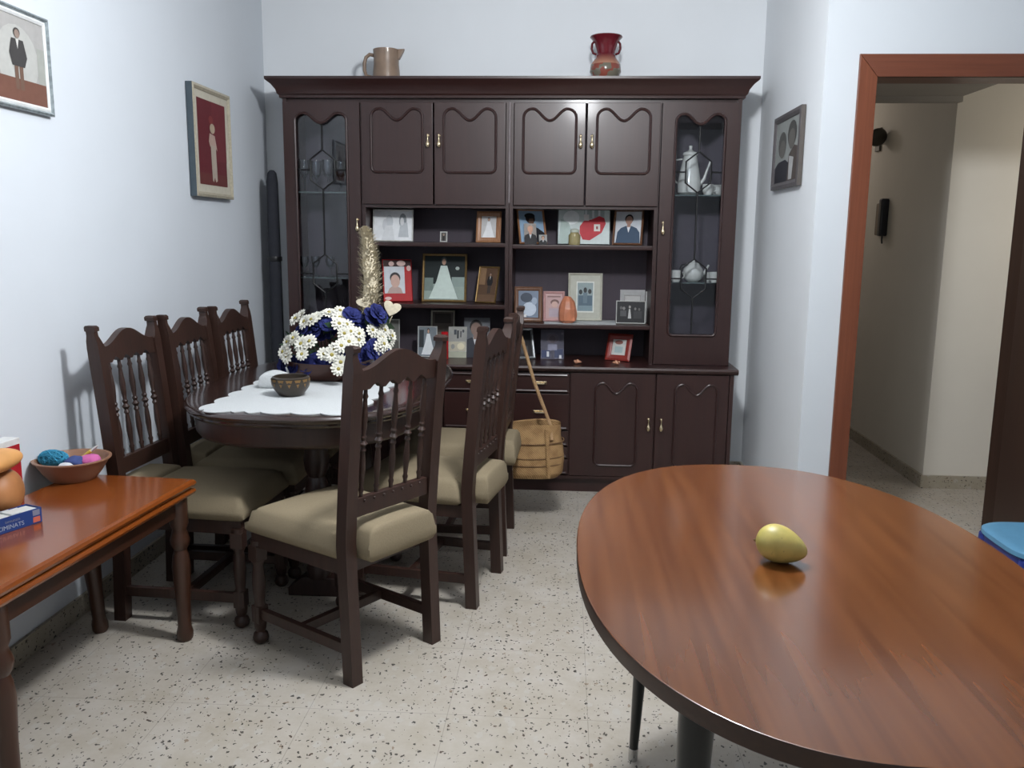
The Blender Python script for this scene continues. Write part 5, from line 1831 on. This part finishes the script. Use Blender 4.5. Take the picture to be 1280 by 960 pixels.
for sx_, sy_ in ((-1, -1), (1, -1), (-1, 1), (1, 1)):
    tpx = Vector((NC[0] + sx_ * (0.225 if sy_ > 0 else 0.25), NC[1] + sy_ * (0.40 if sy_ > 0 else 0.475), NZ - 0.031))
    ft = Vector((NC[0] + sx_ * (0.245 if sy_ > 0 else 0.275), NC[1] + sy_ * (0.468 if sy_ > 0 else 0.50), 0.035))
    mb = MB()
    mb.tube([ft, ft.lerp(tpx, 0.5), tpx], [0.0115, 0.019, 0.027], 18)
    lg = mb.build('leg', BLKLEG, nt_)
    mb = MB()
    dn = (ft - tpx).normalized()
    mb.tube([ft - dn * 0.003, ft, Vector((ft.x + dn.x * 0.03, ft.y + dn.y * 0.03, 0.0))], [0.0125, 0.013, 0.012], 16)
    mb.build('foot_cap', CHROME, lg)
# mango
q = onz(977, 705, NZ)
MANG = bpy.data.materials.new('mango_skin')
m, nt, b = newmat('mango_skin_yellow')
tc = nd(nt, 'ShaderNodeTexCoord')
n1 = nd(nt, 'ShaderNodeTexNoise', Scale=16.0, Detail=4.0)
lk(nt, tc.outputs['Object'], n1.inputs['Vector'])
rp = nd(nt, 'ShaderNodeValToRGB')
rp.color_ramp.elements[0].color = rgb(156, 146, 72)
rp.color_ramp.elements[1].color = rgb(208, 190, 112)
rp.color_ramp.elements[0].position = 0.32
rp.color_ramp.elements[1].position = 0.62
lk(nt, n1.outputs['Fac'], rp.inputs['Fac'])
v = nd(nt, 'ShaderNodeTexVoronoi', Scale=90.0)
lk(nt, tc.outputs['Object'], v.inputs['Vector'])
ltn = nd(nt, 'ShaderNodeMath', operation='LESS_THAN')
ltn.inputs[1].default_value = 0.13
lk(nt, v.outputs['Distance'], ltn.inputs[0])
mlt = nd(nt, 'ShaderNodeMath', operation='MULTIPLY')
mlt.inputs[1].default_value = 0.35
lk(nt, ltn.outputs[0], mlt.inputs[0])
mx = nd(nt, 'ShaderNodeMixRGB')
mx.inputs[2].default_value = rgb(110, 96, 40)
lk(nt, mlt.outputs[0], mx.inputs[0])
lk(nt, rp.outputs[0], mx.inputs[1])
lk(nt, mx.outputs[0], b.inputs['Base Color'])
b.inputs['Roughness'].default_value = 0.42
bpy.data.materials.remove(MANG)
mb = MB()
mb.ball((0, 0, 0), 1, seg=32, rings=22, sc=(1, 1, 1))
for vtx in mb.bm.verts:
    x, y, z = vtx.co
    k = 1 - 0.20 * x - 0.05 * x * x
    vtx.co = Vector((0.047 * x, 0.035 * y * k, 0.035 * z * k - 0.006 * x + 0.004 * (1 - x * x)))
lo = min(vv_.co.z for vv_ in mb.bm.verts)
mg = thing('mango', 'yellow-green mango lying on the glossy teak table', 'fruit', (q.x - 0.0, q.y + 0.010, NZ + 0.0003), R(-14))
o = mb.build('flesh', m, mg, 80)
o.location = (0, 0, -lo)
mb = MB()
mb.tube([(-0.046, 0, -lo + 0.006), (-0.0505, 0, -lo + 0.007)], [0.003, 0.002], 8)
mb.build('stem_scar', mat('stem_brown', rgb(96, 78, 44), 0.8), mg)

# ------------------------------------------------------------------ blue stool at the right edge
bs = thing('plastic_stool', 'light blue plastic stool behind the teak table at right edge', 'stool', (1.545, 2.635, 0))
SB = mat('light_blue_plastic', rgb(84, 136, 168), 0.45, var=0.05)
SD = mat('royal_blue_plastic', rgb(30, 46, 120), 0.45, var=0.05)
mb = MB()
lp = [(0.02, 0.425), (0.0, 0.43), (0.0, 0.444), (0.008, 0.450), (0.03, 0.452), (0.08, 0.448)]
mb.rings([superell(0, 0, 0.20, 0.165, 4.5, z, 48, i) for i, z in lp])
mb.build('seat', SB, bs)
mb = MB()
mb.rings([superell(0, 0, 0.20, 0.165, 4.5, z, 48, i) for i, z in ((0.012, 0.355), (0.008, 0.424), (0.04, 0.426), (0.03, 0.355))], cap0=False, cap1=False)
mb.build('skirt', SD, bs)
for sx_ in (-1, 1):
    for sy_ in (-1, 1):
        mb = MB()
        mb.tube([(sx_ * 0.165, sy_ * 0.125, 0.42), (sx_ * 0.19, sy_ * 0.15, 0.0)], [0.024, 0.019], 12)
        mb.build('leg', SD, bs)

# ------------------------------------------------------------------ light


def area(name, loc, rot, size, power, color, sy=None):
    l = bpy.data.lights.new(name, 'AREA')
    l.shape = 'RECTANGLE' if sy else 'DISK'
    l.size = size
    if sy:
        l.size_y = sy
    l.energy = power
    l.color = color
    o = bpy.data.objects.new(name, l)
    COL.objects.link(o)
    o.location = loc
    o.rotation_euler = rot
    return o


def bulb(name, loc, power, color, r):
    l = bpy.data.lights.new(name, 'POINT')
    l.energy = power
    l.color = color
    l.shadow_soft_size = r
    o = bpy.data.objects.new(name, l)
    COL.objects.link(o)
    o.location = loc
    return o


bulb('ceiling_lamp', (0.11, 2.25, 2.36), 122, (0.95, 0.975, 1.0), 0.11)
bulb('rear_fill_light', (0.15, -0.9, 2.5), 13, (0.96, 0.98, 1.0), 0.12)  # added fill behind the camera to even out the room light
bulb('passage_fill_light', (3.1, 4.2, 1.7), 9, (1.0, 0.88, 0.72), 0.12)  # added low warm fill, lifts the passage floor and lower pillar
bulb('far_passage_fill_light', (1.4, 6.9, 2.3), 7, (1.0, 0.9, 0.84), 0.1)  # added fill deep in the passage to brighten its dark wall
w = bpy.data.worlds.new('world')
scn.world = w
w.use_nodes = True
w.node_tree.nodes['Background'].inputs[0].default_value = (0.6, 0.65, 0.7, 1)
w.node_tree.nodes['Background'].inputs[1].default_value = 0.05

scn.view_settings.view_transform = 'Standard'
scn.view_settings.look = 'None'
scn.view_settings.exposure = 0.0
scn.cycles.max_bounces = 10
scn.cycles.diffuse_bounces = 2
scn.cycles.transparent_max_bounces = 16
scn.cycles.use_denoising = True
scn.cycles.sample_clamp_indirect = 6.0
